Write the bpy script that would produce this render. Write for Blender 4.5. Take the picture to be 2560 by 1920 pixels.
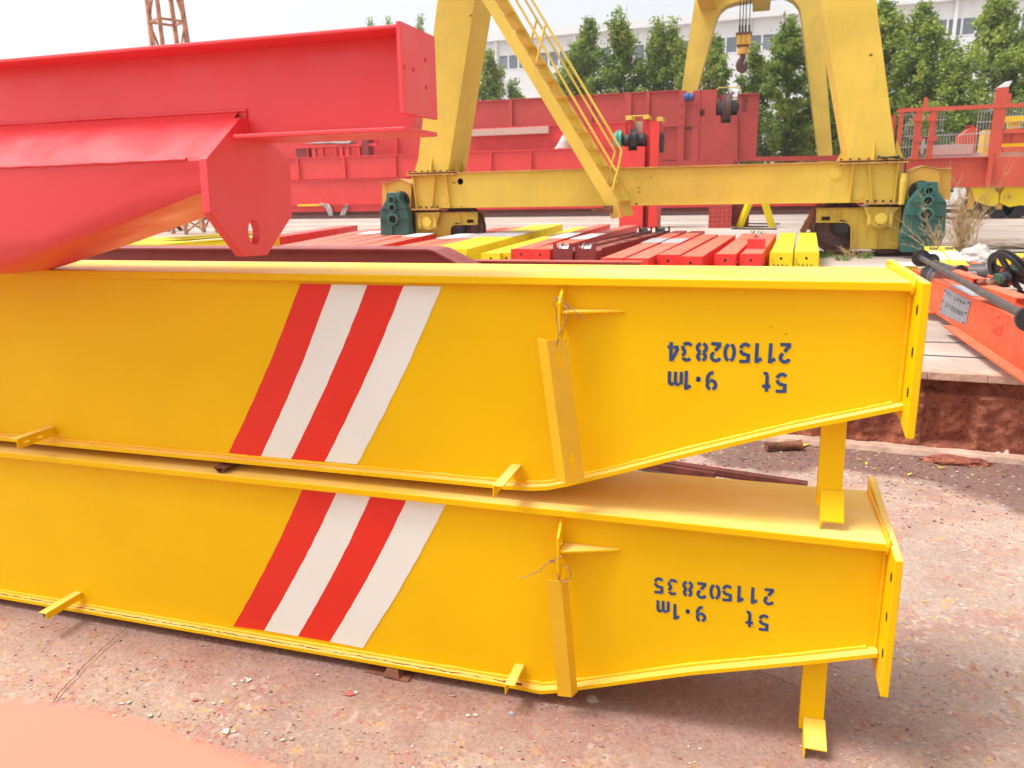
import bpy, bmesh, math, random
from mathutils import Vector, Matrix
from mathutils.geometry import tessellate_polygon
random.seed(7)
rad = math.radians
for o in list(bpy.data.objects): bpy.data.objects.remove(o)
S = bpy.context.scene
COL = S.collection

# ---------------------------------------------------------------- camera
EYE = Vector((0, 0, 1.5))
PITCH, ROLL, YAW, FPX = rad(13.8), rad(1.02), rad(17.3), 1920.0
fwd = Vector((-math.sin(YAW)*math.cos(PITCH), math.cos(YAW)*math.cos(PITCH), -math.sin(PITCH)))
r0 = Vector((math.cos(YAW), math.sin(YAW), 0)); u0 = r0.cross(fwd)
rgt = (math.cos(ROLL)*r0 - math.sin(ROLL)*u0).normalized(); upv = rgt.cross(fwd)
cam = bpy.data.cameras.new('camera'); co = bpy.data.objects.new('camera', cam); COL.objects.link(co)
m = Matrix((rgt, upv, -fwd)).transposed().to_4x4(); m.translation = EYE; co.matrix_world = m
cam.sensor_width = 36; cam.lens = 27; cam.clip_start = 0.02; cam.clip_end = 3000
cam.dof.use_dof = True; cam.dof.focus_distance = 2.7; cam.dof.aperture_fstop = 5.6
S.camera = co

# ---------------------------------------------------------------- sky, sun, exposure
SUN_EL, SUN_AZ = 63, -112     # azimuth from +Y, clockwise (negative = towards -X)
w = bpy.data.worlds.new('World'); S.world = w; w.use_nodes = True
nt = w.node_tree; nt.nodes.clear()
sky = nt.nodes.new('ShaderNodeTexSky'); sky.sky_type = 'NISHITA'; sky.sun_disc = False
sky.sun_elevation = rad(SUN_EL); sky.sun_rotation = rad(SUN_AZ); sky.dust_density = 4.0; sky.air_density = 1.0
hs = nt.nodes.new('ShaderNodeHueSaturation'); hs.inputs['Saturation'].default_value = 0.16
hs.inputs['Value'].default_value = 1.0
bg = nt.nodes.new('ShaderNodeBackground'); bg.inputs[1].default_value = 0.15
out = nt.nodes.new('ShaderNodeOutputWorld')
nt.links.new(sky.outputs[0], hs.inputs['Color']); nt.links.new(hs.outputs[0], bg.inputs[0]); nt.links.new(bg.outputs[0], out.inputs[0])
sl = bpy.data.lights.new('sun', 'SUN'); sl.energy = 1.5; sl.angle = rad(18); sl.color = (1, .96, .90)
so = bpy.data.objects.new('sun', sl); COL.objects.link(so)
az = rad(SUN_AZ); el = rad(SUN_EL)
sd = Vector((math.sin(az)*math.cos(el), math.cos(az)*math.cos(el), math.sin(el)))
so.rotation_euler = sd.to_track_quat('Z', 'Y').to_euler(); so.location = (0, 0, 30)
S.view_settings.view_transform = 'Standard'; S.view_settings.look = 'None'
S.view_settings.exposure = 0.82; S.view_settings.gamma = 1

# ---------------------------------------------------------------- pixel rays of the 2560x1920 photograph -> points on real planes
def ray(p): return rgt*((p[0]-1280)/FPX) - upv*((p[1]-960)/FPX) + fwd
def onY(p, Y): d = ray(p); return EYE + d*(Y/d.y)
def onX(p, X): d = ray(p); return EYE + d*(X/d.x)
def onZ(p, Z): d = ray(p); return EYE + d*((Z-EYE.z)/d.z)
def zf(ox, oy, s): return lambda x, y: (ox+x/s, oy+y/s)
def q(x, y): return (x*2560/2212, y*2560/2212)      # from a 2212-wide overview

# ---------------------------------------------------------------- mesh builder
class MB:
    def __init__(s): s.v = []; s.f = []; s.sm = []
    def add(s, vs, fs, sm=False):
        n = len(s.v); s.v += [tuple(v) for v in vs]
        for f in fs: s.f.append(tuple(n+i for i in f)); s.sm.append(sm)
        return s
    def hexa(s, a, b):      # two 4-point loops
        return s.add(list(a)+list(b), [(3,2,1,0),(4,5,6,7),(0,1,5,4),(1,2,6,5),(2,3,7,6),(3,0,4,7)])
    def box(s, x0, x1, y0, y1, z0, z1):
        return s.hexa([(x0,y0,z0),(x1,y0,z0),(x1,y1,z0),(x0,y1,z0)], [(x0,y0,z1),(x1,y0,z1),(x1,y1,z1),(x0,y1,z1)])
    def plate(s, outer, vec, holes=()):     # planar 3-D loop (with holes) swept by vec
        outer = [Vector(p) for p in outer]; holes = [[Vector(p) for p in h] for h in holes]; vec = Vector(vec)
        tris = tessellate_polygon([outer]+holes); allp = outer+[p for h in holes for p in h]; n = len(allp)
        vs = allp+[p+vec for p in allp]; fs = []
        for t in tris: fs.append(tuple(t)); fs.append(tuple(i+n for i in reversed(t)))
        o = 0
        for lp in [outer]+holes:
            k = len(lp)
            for i in range(k): a, b = o+i, o+(i+1) % k; fs.append((a, b, b+n, a+n))
            o += k
        return s.add(vs, fs)
    def xz(s, pts, y0, y1, holes=()):
        return s.plate([(x, y0, z) for x, z in pts], (0, y1-y0, 0), [[(x, y0, z) for x, z in h] for h in holes])
    def yz(s, pts, x0, x1, holes=()):
        return s.plate([(x0, y, z) for y, z in pts], (x1-x0, 0, 0), [[(x0, y, z) for y, z in h] for h in holes])
    def cyl(s, a, b, r, r2=None, n=16, cap=True):
        a, b = Vector(a), Vector(b); r2 = r if r2 is None else r2
        d = (b-a).normalized(); t = Vector((0,0,1)) if abs(d.z) < .9 else Vector((1,0,0))
        u = d.cross(t).normalized(); w_ = d.cross(u)
        vs = []
        for c, rr in ((a, r), (b, r2)):
            for i in range(n): g = 2*math.pi*i/n; vs.append(c+(u*math.cos(g)+w_*math.sin(g))*rr)
        fs = [(i, (i+1) % n, n+(i+1) % n, n+i) for i in range(n)]
        s.add(vs, fs, True)
        if cap: s.add(vs[:n], [tuple(reversed(range(n)))]); s.add(vs[n:], [tuple(range(n))])
        return s
    def tube(s, pts, r, n=8):
        pts = [Vector(p) for p in pts]; rings = []; rs = r if isinstance(r, (list, tuple)) else [r]*len(pts)
        u = None
        for i, p in enumerate(pts):
            d = (pts[min(i+1, len(pts)-1)]-pts[max(i-1, 0)]).normalized()
            if u is None: t = Vector((0,0,1)) if abs(d.z) < .9 else Vector((1,0,0)); u = d.cross(t).normalized()
            u = (u-d*u.dot(d)).normalized(); w_ = d.cross(u)
            rings.append([p+(u*math.cos(2*math.pi*k/n)+w_*math.sin(2*math.pi*k/n))*rs[i] for k in range(n)])
        vs = [v for rg in rings for v in rg]; fs = []
        for i in range(len(pts)-1):
            for k in range(n): fs.append((i*n+k, i*n+(k+1) % n, (i+1)*n+(k+1) % n, (i+1)*n+k))
        s.add(vs, fs, True); s.add(rings[0], [tuple(reversed(range(n)))]); s.add(rings[-1], [tuple(range(n))])
        return s
    def lathe(s, c, axis, prof, n=24):      # prof: (distance along axis, radius)
        c = Vector(c); d = Vector(axis).normalized(); t = Vector((0,0,1)) if abs(d.z) < .9 else Vector((1,0,0))
        u = d.cross(t).normalized(); w_ = d.cross(u); vs = []; fs = []
        for h, r in prof:
            for k in range(n): g = 2*math.pi*k/n; vs.append(c+d*h+(u*math.cos(g)+w_*math.sin(g))*r)
        for i in range(len(prof)-1):
            for k in range(n): fs.append((i*n+k, i*n+(k+1) % n, (i+1)*n+(k+1) % n, (i+1)*n+k))
        return s.add(vs, fs, False)
    def bar(s, a, b, wd, th, up=(0,0,1)):   # rectangular bar between two points
        a, b = Vector(a), Vector(b); d = (b-a).normalized(); u = Vector(up); u = (u-d*u.dot(d))
        if u.length < 1e-4: u = Vector((0,1,0))-d*d.y
        u.normalize(); sd_ = d.cross(u)
        L = lambda p: [p-sd_*wd/2-u*th/2, p+sd_*wd/2-u*th/2, p+sd_*wd/2+u*th/2, p-sd_*wd/2+u*th/2]
        return s.hexa(L(a), L(b))
    def ribbon(s, pts, wdt, nrm, up_off=0):      # flat stroke lying on a surface with normal nrm
        pts = [Vector(p) for p in pts]; nrm = Vector(nrm); vs = []; fs = []
        for i, p in enumerate(pts):
            a = pts[max(i-1, 0)]; b = pts[min(i+1, len(pts)-1)]; d = (b-a).normalized(); sd_ = d.cross(nrm).normalized()
            k = 1.0
            if 0 < i < len(pts)-1:
                d1 = (p-a).normalized(); k = 1/max(.6, math.sqrt(max(.3, (1+d1.dot((b-p).normalized()))/2)))
            vs += [p-sd_*wdt/2*k, p+sd_*wdt/2*k]
        for i in range(len(pts)-1): fs.append((2*i, 2*i+1, 2*i+3, 2*i+2))
        return s.add(vs, fs)
    def build(s, name, mat, parent=None, bevel=0, at=None, wn=False):
        me = bpy.data.meshes.new(name); vs = s.v
        if at is not None: a = Vector(at); vs = [tuple(Vector(v)-a) for v in s.v]
        me.from_pydata(vs, [], s.f)
        me.polygons.foreach_set('use_smooth', s.sm)
        bm = bmesh.new(); bm.from_mesh(me); bmesh.ops.recalc_face_normals(bm, faces=bm.faces); bm.to_mesh(me); bm.free()
        o = bpy.data.objects.new(name, me); COL.objects.link(o)
        if at is not None: o.location = at
        for mm in (mat if isinstance(mat, (list, tuple)) else [mat]):
            if mm: me.materials.append(mm)
        if parent is not None:
            o.parent = parent; o.matrix_parent_inverse = Matrix.Translation(parent.location).inverted() if at is None else Matrix.Identity(4)
        if bevel:
            b = o.modifiers.new('bevel', 'BEVEL'); b.width = bevel; b.segments = 2; b.limit_method = 'ANGLE'; b.angle_limit = rad(40)
            b.harden_normals = False
        return o

def circ(cx, cz, r, n=16, rz=None):
    rz = rz or r; return [(cx+r*math.cos(2*math.pi*i/n), cz+rz*math.sin(2*math.pi*i/n)) for i in range(n)]
def tag(o, label=None, cat=None, group=None, kind=None):
    if label: o['label'] = label
    if cat: o['category'] = cat
    if group: o['group'] = group
    if kind: o['kind'] = kind
    return o
def thing(name, label, cat, loc=(0,0,0), group=None):
    o = bpy.data.objects.new(name, None); COL.objects.link(o); o.location = loc; o.empty_display_size = .1
    return tag(o, label, cat, group)

# ---------------------------------------------------------------- materials
def node_mat(name):
    m = bpy.data.materials.new(name); m.use_nodes = True; t = m.node_tree
    return m, t, t.nodes['Principled BSDF']
def N(t, typ, **kw):
    n = t.nodes.new(typ)
    for k, v in kw.items():
        if k in n.inputs: n.inputs[k].default_value = v
        else: setattr(n, k, v)
    return n
def noise(t, scale, detail=4, rough=.55, coord='Object', dist=0, stretch=None):
    tc = N(t, 'ShaderNodeTexCoord'); n = N(t, 'ShaderNodeTexNoise'); n.inputs['Scale'].default_value = scale
    n.inputs['Detail'].default_value = detail; n.inputs['Roughness'].default_value = rough; n.inputs['Distortion'].default_value = dist
    src = tc.outputs[coord]
    if coord == 'World':
        pass
    if stretch:
        mp = N(t, 'ShaderNodeMapping'); mp.inputs['Scale'].default_value = stretch; t.links.new(src, mp.inputs[0]); src = mp.outputs[0]
    t.links.new(src, n.inputs['Vector']); return n.outputs['Fac']
def ramp(t, src, stops):
    r = N(t, 'ShaderNodeValToRGB'); e = r.color_ramp.elements
    while len(e) < len(stops): e.new(.5)
    for i, (p, c) in enumerate(stops):
        e[i].position = p; e[i].color = (*c, 1) if len(c) == 3 else c
    t.links.new(src, r.inputs[0]); return r.outputs[0]
def mix(t, fac, a, b, mode='MIX'):
    n = N(t, 'ShaderNodeMix'); n.data_type = 'RGBA'; n.blend_type = mode
    for s_, v in ((n.inputs[0], fac), (n.inputs[6], a), (n.inputs[7], b)):
        if isinstance(v, (int, float)): s_.default_value = v
        elif isinstance(v, tuple): s_.default_value = (*v, 1)
        else: t.links.new(v, s_)
    return n.outputs[2]
def bump(t, b, src, strength, dist=.002):
    n = N(t, 'ShaderNodeBump'); n.inputs['Strength'].default_value = strength; n.inputs['Distance'].default_value = dist
    t.links.new(src, n.inputs['Height'])
    if b.inputs['Normal'].is_linked: t.links.new(b.inputs['Normal'].links[0].from_socket, n.inputs['Normal'])
    t.links.new(n.outputs[0], b.inputs['Normal'])
def math_(t, op, a, b=0.0):
    n = N(t, 'ShaderNodeMath'); n.operation = op
    for i, v in enumerate((a, b)):
        if isinstance(v, (int, float)): n.inputs[i].default_value = v
        else: t.links.new(v, n.inputs[i])
    return n.outputs[0]
G3 = lambda v: (v, v, v)
def paint(name, c, rough=.4, vary=.10, dust=0.0, dustc=(.50, .36, .24), rust=0.0, scale=1.0, peel=.12, spec=.5, dirt=.15, wave=0.0, streak=0):
    m, t, b = node_mat(name)
    f = noise(t, 1.3*scale, 5, .6); d = tuple(x*(1-vary*1.4) for x in c); l = tuple(min(1, x*(1+vary)) for x in c)
    colr = ramp(t, f, [(.32, d), (.68, l)])
    if dirt:
        g = ramp(t, noise(t, 55*scale, 6, .75), [(.62, G3(0)), (.76, G3(1))])
        colr = mix(t, math_(t, 'MULTIPLY', g, dirt), colr, tuple(x*.35+.02 for x in c))
    if streak:
        stn = ramp(t, noise(t, 3, 6, .7, stretch=(5, 5, .35)), [(.52, G3(0)), (.70, G3(1))]); colr = mix(t, math_(t, 'MULTIPLY', stn, streak), colr, (.30, .17, .06))
    if dust:
        geo = N(t, 'ShaderNodeNewGeometry'); sp = N(t, 'ShaderNodeSeparateXYZ'); t.links.new(geo.outputs['Normal'], sp.inputs[0])
        mk = ramp(t, sp.outputs[2], [(.75, G3(0)), (.97, G3(1))])
        nz = ramp(t, noise(t, 2.2*scale, 8, .68, stretch=(1, 2.0, 1)), [(.30, G3(.25)), (.62, G3(1))])
        colr = mix(t, math_(t, 'MULTIPLY', math_(t, 'MULTIPLY', mk, nz), dust), colr, dustc)
    if rust:
        rs = ramp(t, noise(t, 5*scale, 9, .72), [(.66-rust*.25, G3(0)), (.70-rust*.2, G3(1))])
        rc = ramp(t, noise(t, 40*scale, 4), [(.35, (.07, .025, .012)), (.7, (.26, .10, .045))])
        colr = mix(t, rs, colr, rc)
    t.links.new(colr, b.inputs['Base Color'])
    rg = ramp(t, noise(t, 8*scale, 4), [(.3, G3(max(.05, rough-.1))), (.7, G3(min(1, rough+.12)))])
    t.links.new(rg, b.inputs['Roughness'])
    if wave: bump(t, b, noise(t, 2.1, 2, .4), wave, .05)
    if peel: bump(t, b, noise(t, 260, 2), peel, .0006); bump(t, b, noise(t, 14, 3), peel*.8, .003)
    b.inputs['Specular IOR Level'].default_value = spec
    return m
def plain(name, c, rough=.6, metal=0, vary=.2, scale=6, bs=.25, bd=.002, spec=.5):
    m, t, b = node_mat(name)
    col_ = ramp(t, noise(t, scale, 7, .65), [(.3, tuple(x*(1-vary) for x in c)), (.7, tuple(min(1, x*(1+vary)) for x in c))])
    t.links.new(col_, b.inputs['Base Color']); b.inputs['Roughness'].default_value = rough; b.inputs['Metallic'].default_value = metal
    b.inputs['Specular IOR Level'].default_value = spec
    if bs: bump(t, b, noise(t, scale*6, 5), bs, bd)
    return m

YEL = (.87, .525, .0006)
M = {}
M['yellow'] = paint('yellow_paint', YEL, .46, .045, dust=.66, dustc=(.96, .70, .30), dirt=.06, spec=.18, wave=.03)
M['yellow_arm'] = paint('yellow_worn_paint', (.84, .47, .008), .5, .08, dirt=.5, rust=.05, scale=4)
M['yellow_weld'] = paint('yellow_weld_paint', (.92, .50, .002), .35, .06, peel=.5, dirt=.15, spec=.3)
M['stripe_red'] = paint('stripe_red', (.78, .020, .006), .5, .06, dirt=.1)
M['stripe_white'] = paint('stripe_white', (.83, .86, .79), .55, .03, dirt=.08)
M['blue'] = plain('stencil_blue', (.018, .055, .18), .6, vary=.35, scale=60, bs=0)
M['red'] = paint('gloss_red_paint', (.80, .056, .066), .38, .05, dirt=0, wave=.02, spec=.55)
M['redbg'] = paint('yard_red_paint', (.72, .042, .038), .5, .06, dust=.35, dustc=(.62, .28, .22), dirt=.1)
M['reddark'] = paint('weathered_red_paint', (.44, .05, .04), .55, .08, dust=.5, dustc=(.5, .22, .16), dirt=.3)
M['redcar'] = paint('carriage_red_paint', (.78, .035, .022), .5, .06, dust=.8, dustc=(.68, .26, .17), dirt=.25)
M['maroon'] = paint('primer_maroon_paint', (.22, .022, .02), .55, .1, dust=.6, dustc=(.42, .16, .15), dirt=.3)
M['yelcar'] = paint('lemon_yellow_paint', (.84, .66, .003), .55, .05, dust=.3, dustc=(.80, .66, .12), dirt=.2)
M['gantry'] = paint('gantry_yellow_paint', (.70, .50, .065), .55, .10, dust=.3, dirt=.35, rust=.01, scale=.7, streak=.14)
M['gantryrust'] = paint('gantry_rusty_flange', (.55, .30, .08), .7, .2, rust=.30, scale=3, dirt=.6)
M['bogie'] = paint('grimy_yellow_paint', (.62, .42, .045), .6, .14, dust=.4, dustc=(.35, .22, .12), dirt=.6, rust=.07, scale=1.6, streak=.6)
M['greenc'] = plain('dark_green_casting', (.045, .10, .065), .5, 0, .3, 20)
M['shaft'] = plain('dark_brown_shaft', (.09, .08, .08), .5, .25, .4, 12)
M['hood'] = paint('hood_ochre_paint', (.72, .40, .06), .6, .10, rust=.02, dirt=.3)
M['orange'] = paint('red_lead_paint', (.78, .10, .03), .5, .06, dust=.5, dustc=(.80, .30, .18), dirt=.3)
M['cagered'] = paint('cage_red_paint', (.60, .085, .045), .55, .08, dust=.3, dustc=(.7, .3, .2), dirt=.2)
M['salmon'] = paint('salmon_paint', (.66, .21, .13), .6, .04, dirt=.05)
M['teal'] = paint('teal_machine_paint', (.035, .13, .11), .5, .15, rust=.03, scale=2, dirt=.5)
M['tealbright'] = paint('green_motor_paint', (.05, .33, .24), .45, .1, dirt=.3)
M['black'] = plain('dark_steel', (.035, .032, .035), .42, .3, .4, 8)
M['brownsteel'] = plain('brown_wheel_steel', (.11, .05, .045), .55, .3, .35, 6)
M['steel'] = plain('grey_steel', (.26, .25, .26), .38, .75, .3, 10)
M['greyplate'] = plain('grey_sheet', (.42, .43, .47), .5, .1, .12, 5)
M['darkrust'] = plain('dark_red_rust', (.13, .028, .018), .8, 0, .6, 9, .5, .003)
M['rust'] = plain('rusty_iron', (.20, .075, .04), .85, .1, .6, 9, .5, .004)
M['rustlight'] = plain('rusty_angle_iron', (.50, .24, .15), .8, .1, .5, 5, .3)
M['bolt'] = plain('dark_bolt', (.10, .06, .05), .6, .3, .3, 20)
M['wire'] = plain('wire_steel', (.33, .26, .2), .45, .8, .3, 20)
M['chalk'] = plain('white_marking', (.8, .75, .72), .8, 0, .1, 30, 0)
M['blackmark'] = plain('black_marking', (.02, .02, .02), .8, 0, .1, 30, 0)
M['hole'] = plain('dark_hole', (.012, .01, .01), .9, 0, .1, 30, 0)
M['white'] = paint('white_cladding', (.80, .80, .81), .55, .03, dirt=.05, scale=.3)
M['plategrey'] = plain('number_plate_grey', (.25, .26, .30), .5, .1, .12, 12, .2)
M['meshwire'] = plain('mesh_wire', (.50, .47, .52), .6, 0, .1, 5, 0)
M['whitebar'] = plain('pale_frame', (.82, .82, .84), .6, 0, .04, 2, 0)
M['timber'] = plain('weathered_timber', (.42, .33, .27), .9, 0, .35, 7, .6, .005)
M['sack'] = plain('white_sack', (.52, .48, .46), .8, 0, .15, 6, .5, .01)
M['dry'] = plain('dry_stalk', (.58, .40, .20), .9, 0, .3, 9, 0)
M['green'] = plain('weed_green', (.14, .24, .05), .8, 0, .4, 9, 0)
M['leafyel'] = plain('yellow_leaf', (.75, .50, .05), .8, 0, .2, 9, 0)
M['beige'] = plain('beige_board', (.55, .42, .36), .8, 0, .1, 6, .2)
M['cable'] = plain('black_rubber', (.03, .025, .022), .7, 0, .2, 20, 0)
# ================================================================ GROUND
def ground_mat():
    m, t, b = node_mat('painted_concrete_ground')
    base = ramp(t, noise(t, .9, 8, .62), [(.30, (.32, .22, .175)), (.5, (.43, .33, .27)), (.7, (.49, .40, .335))])
    red = ramp(t, noise(t, 3.2, 12, .80, dist=.5), [(.49, G3(0)), (.56, G3(1))])
    base = mix(t, math_(t, 'MULTIPLY', red, .34), base, (.40, .12, .10))
    fl = ramp(t, noise(t, 15, 10, .78, dist=.3), [(.55, G3(0)), (.57, G3(1))])
    flc = ramp(t, noise(t, 23, 3), [(.35, (.40, .10, .075)), (.5, (.50, .30, .20)), (.62, (.52, .33, .10)), (.7, (.60, .50, .45))])
    base = mix(t, math_(t, 'MULTIPLY', fl, .75), base, flc)
    pk = ramp(t, noise(t, 8, 10, .85, dist=.2), [(.555, G3(0)), (.575, G3(1))])
    base = mix(t, math_(t, 'MULTIPLY', pk, .40), base, (.60, .47, .43))
    g = ramp(t, noise(t, 75, 5, .7), [(.34, (.50, .45, .45)), (.5, (.98, .96, .95)), (.66, (1.25, 1.2, 1.18))])
    base = mix(t, .5, base, g, 'MULTIPLY')
    crk = ramp(t, noise(t, 30, 9, .8, dist=.5), [(.385, G3(1)), (.41, G3(0))]); base = mix(t, math_(t, 'MULTIPLY', crk, .35), base, (.16, .06, .05))
    vor = N(t, 'ShaderNodeTexVoronoi'); vor.inputs['Scale'].default_value = 60; tcv = N(t, 'ShaderNodeTexCoord'); mpv = N(t, 'ShaderNodeMapping')
    nv = N(t, 'ShaderNodeTexNoise'); nv.inputs['Scale'].default_value = 35; nv.inputs['Detail'].default_value = 4; t.links.new(tcv.outputs['Object'], nv.inputs['Vector'])
    dv = N(t, 'ShaderNodeVectorMath'); dv.operation = 'MULTIPLY_ADD'; dv.inputs[1].default_value = (.035, .035, .0); t.links.new(nv.outputs['Color'], dv.inputs[0]); t.links.new(tcv.outputs['Object'], dv.inputs[2]); t.links.new(dv.outputs[0], vor.inputs['Vector'])
    sv = N(t, 'ShaderNodeSeparateColor'); t.links.new(vor.outputs['Color'], sv.inputs[0])
    pal = ramp(t, sv.outputs[0], [(.05, (.42, .15, .12)), (.3, (.50, .36, .29)), (.55, (.36, .24, .19)), (.75, (.60, .50, .44)), (.9, (.55, .36, .12))])
    flm = ramp(t, noise(t, 4.5, 8, .7), [(.46, G3(.05)), (.60, G3(.8))]); pick = ramp(t, sv.outputs[1], [(.35, G3(0)), (.42, G3(1))])
    base = mix(t, math_(t, 'MULTIPLY', flm, pick), base, pal)
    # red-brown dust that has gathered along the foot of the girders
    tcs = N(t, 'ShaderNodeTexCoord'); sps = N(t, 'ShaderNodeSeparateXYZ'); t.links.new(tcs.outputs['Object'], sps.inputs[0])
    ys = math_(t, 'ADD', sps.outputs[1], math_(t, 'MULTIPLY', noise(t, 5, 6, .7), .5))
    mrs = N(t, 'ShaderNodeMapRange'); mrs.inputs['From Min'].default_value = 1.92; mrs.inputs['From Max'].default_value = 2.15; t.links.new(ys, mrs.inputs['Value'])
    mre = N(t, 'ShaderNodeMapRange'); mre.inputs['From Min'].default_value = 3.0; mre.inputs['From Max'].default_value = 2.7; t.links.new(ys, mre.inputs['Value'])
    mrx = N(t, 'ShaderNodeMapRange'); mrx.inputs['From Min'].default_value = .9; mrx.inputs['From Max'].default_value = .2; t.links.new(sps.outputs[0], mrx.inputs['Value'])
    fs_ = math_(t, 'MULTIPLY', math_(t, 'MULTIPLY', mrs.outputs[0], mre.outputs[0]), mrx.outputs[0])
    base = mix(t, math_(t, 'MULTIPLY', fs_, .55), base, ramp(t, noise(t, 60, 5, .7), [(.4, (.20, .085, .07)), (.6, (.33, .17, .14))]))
    # damp, dirt-stained strip along the foot of the step
    tc = N(t, 'ShaderNodeTexCoord'); sp = N(t, 'ShaderNodeSeparateXYZ'); t.links.new(tc.outputs['Object'], sp.inputs[0])
    yy = math_(t, 'ADD', sp.outputs[1], math_(t, 'MULTIPLY', noise(t, .9, 5, .6), 1.6))
    yy = math_(t, 'ADD', yy, math_(t, 'MULTIPLY', sp.outputs[0], .30))
    wet = ramp(t, yy, [(0, G3(0)), (1, G3(1))])
    mr = N(t, 'ShaderNodeMapRange'); mr.inputs['From Min'].default_value = 5.10; mr.inputs['From Max'].default_value = 5.22; t.links.new(yy, mr.inputs['Value'])
    dirt = ramp(t, noise(t, 38, 6, .7), [(.45, (.13, .065, .055)), (.62, (.20, .10, .08)), (.72, (.45, .24, .08))])
    base = mix(t, math_(t, 'MULTIPLY', mr.outputs[0], .85), base, dirt)
    t.links.new(base, b.inputs['Base Color']); b.inputs['Roughness'].default_value = .85
    bump(t, b, noise(t, 90, 5, .65), .9, .005); bump(t, b, noise(t, 17, 8, .72), .6, .006); bump(t, b, noise(t, 3, 6), .5, .02)
    return m
def plateau_mat():
    m, t, b = node_mat('pale_concrete_apron')
    base = ramp(t, noise(t, .5, 9, .65), [(.3, (.38, .30, .25)), (.5, (.50, .41, .35)), (.7, (.58, .49, .43))])
    bands = ramp(t, noise(t, .35, 6, .6, stretch=(.12, 1.6, 1)), [(.42, G3(.72)), (.58, G3(1.05))])
    base = mix(t, .9, base, bands, 'MULTIPLY')
    st = ramp(t, noise(t, 6, 9, .75), [(.52, G3(0)), (.64, G3(1))]); base = mix(t, math_(t, 'MULTIPLY', st, .45), base, (.36, .24, .19))
    t.links.new(base, b.inputs['Base Color']); b.inputs['Roughness'].default_value = .9
    bump(t, b, noise(t, 70, 5, .6), .4, .004)
    return m
def wall_mat():
    m, t, b = node_mat('rust_stained_step')
    base = ramp(t, noise(t, 6, 9, .72, dist=.6), [(.3, (.13, .04, .028)), (.44, (.27, .075, .045)), (.57, (.44, .14, .08)), (.70, (.62, .31, .21))])
    fl = ramp(t, noise(t, 36, 8, .8), [(.56, G3(0)), (.60, G3(1))]); base = mix(t, math_(t, 'MULTIPLY', fl, .7), base, (.52, .17, .06))
    fd = ramp(t, noise(t, 22, 9, .8), [(.40, G3(1)), (.44, G3(0))]); base = mix(t, math_(t, 'MULTIPLY', fd, .8), base, (.05, .015, .012))
    t.links.new(base, b.inputs['Base Color']); b.inputs['Roughness'].default_value = .9
    bump(t, b, noise(t, 8, 9, .7), 1, .04); bump(t, b, noise(t, 60, 5), .8, .008)
    return m
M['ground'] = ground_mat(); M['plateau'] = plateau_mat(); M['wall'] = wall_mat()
PZ = 0.48
# the near lane, cracked, as a gently uneven sheet
def lane():
    mb = MB(); nx, ny = 120, 70; X0, X1, Y0, Y1 = -14, 12, -6, 5.6
    rnd = random.Random(3)
    from mathutils import noise as mn
    for j in range(ny+1):
        for i in range(nx+1):
            x = X0+(X1-X0)*i/nx; y = Y0+(Y1-Y0)*j/ny
            mb.v.append((x, y, .008*mn.noise(Vector((x*1.1, y*1.1, 0)))))
    for j in range(ny):
        for i in range(nx):
            a = j*(nx+1)+i; mb.f.append((a, a+1, a+nx+2, a+nx+1)); mb.sm.append(True)
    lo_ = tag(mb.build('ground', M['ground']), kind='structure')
    cz = zf(0, 1375, .9922); rn = random.Random(17)
    for pts_, w_ in ((((312, 195), (255, 242), (205, 290), (190, 310), (150, 350), (128, 384)), .0035), (((930, -42), (1010, -12), (1060, 10)), .003)):
        if w_ == .003: pts_ = [(p[0]+920, p[1]+330) for p in pts_]
        P3 = [onZ(cz(*p), .009) for p in pts_]; L = []
        for a, b_ in zip(P3, P3[1:]):
            for k_ in range(8): v = a.lerp(b_, k_/8); L.append(v+Vector((rn.uniform(-.003, .003), rn.uniform(-.003, .003), 0)))
        mb = MB(); mb.ribbon(L, w_, (0, 0, 1)); mb.build('crack', M['darkrust'], lo_)
    mb = MB(); mb.box(-400, 400, -300, -5.9, -.4, -.012); mb.box(-400, -13.9, -5.89, 5.0, -.4, -.012); mb.box(11.9, 400, -5.89, 4.6, -.4, -.012)
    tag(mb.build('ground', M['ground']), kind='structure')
lane()
zw = zf(1900, 560, 2.592)
wa = onZ(zw(560, 1430), 0); wb = onZ(zw(1700, 1550), 0)
wdir = (wb-wa).normalized(); k = wdir.y/wdir.x
wy = lambda x: wa.y+(x-wa.x)*k*.5
# the raised concrete apron, one sheet to the horizon
mb = MB(); xs = [-400, -14] + [-13+i*1.0 for i in range(26)] + [400]
xs = sorted(xs); top = []; far = []
for x in xs:
    xx = max(-6, min(9, x)); top.append((x, wy(xx)+.03, PZ)); far.append((x, 500, PZ))
n = len(xs)
for i in range(n-1): mb.add([top[i], top[i+1], far[i+1], far[i]], [(0, 1, 2, 3)])
tag(mb.build('ground', M['plateau']), kind='structure')
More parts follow.
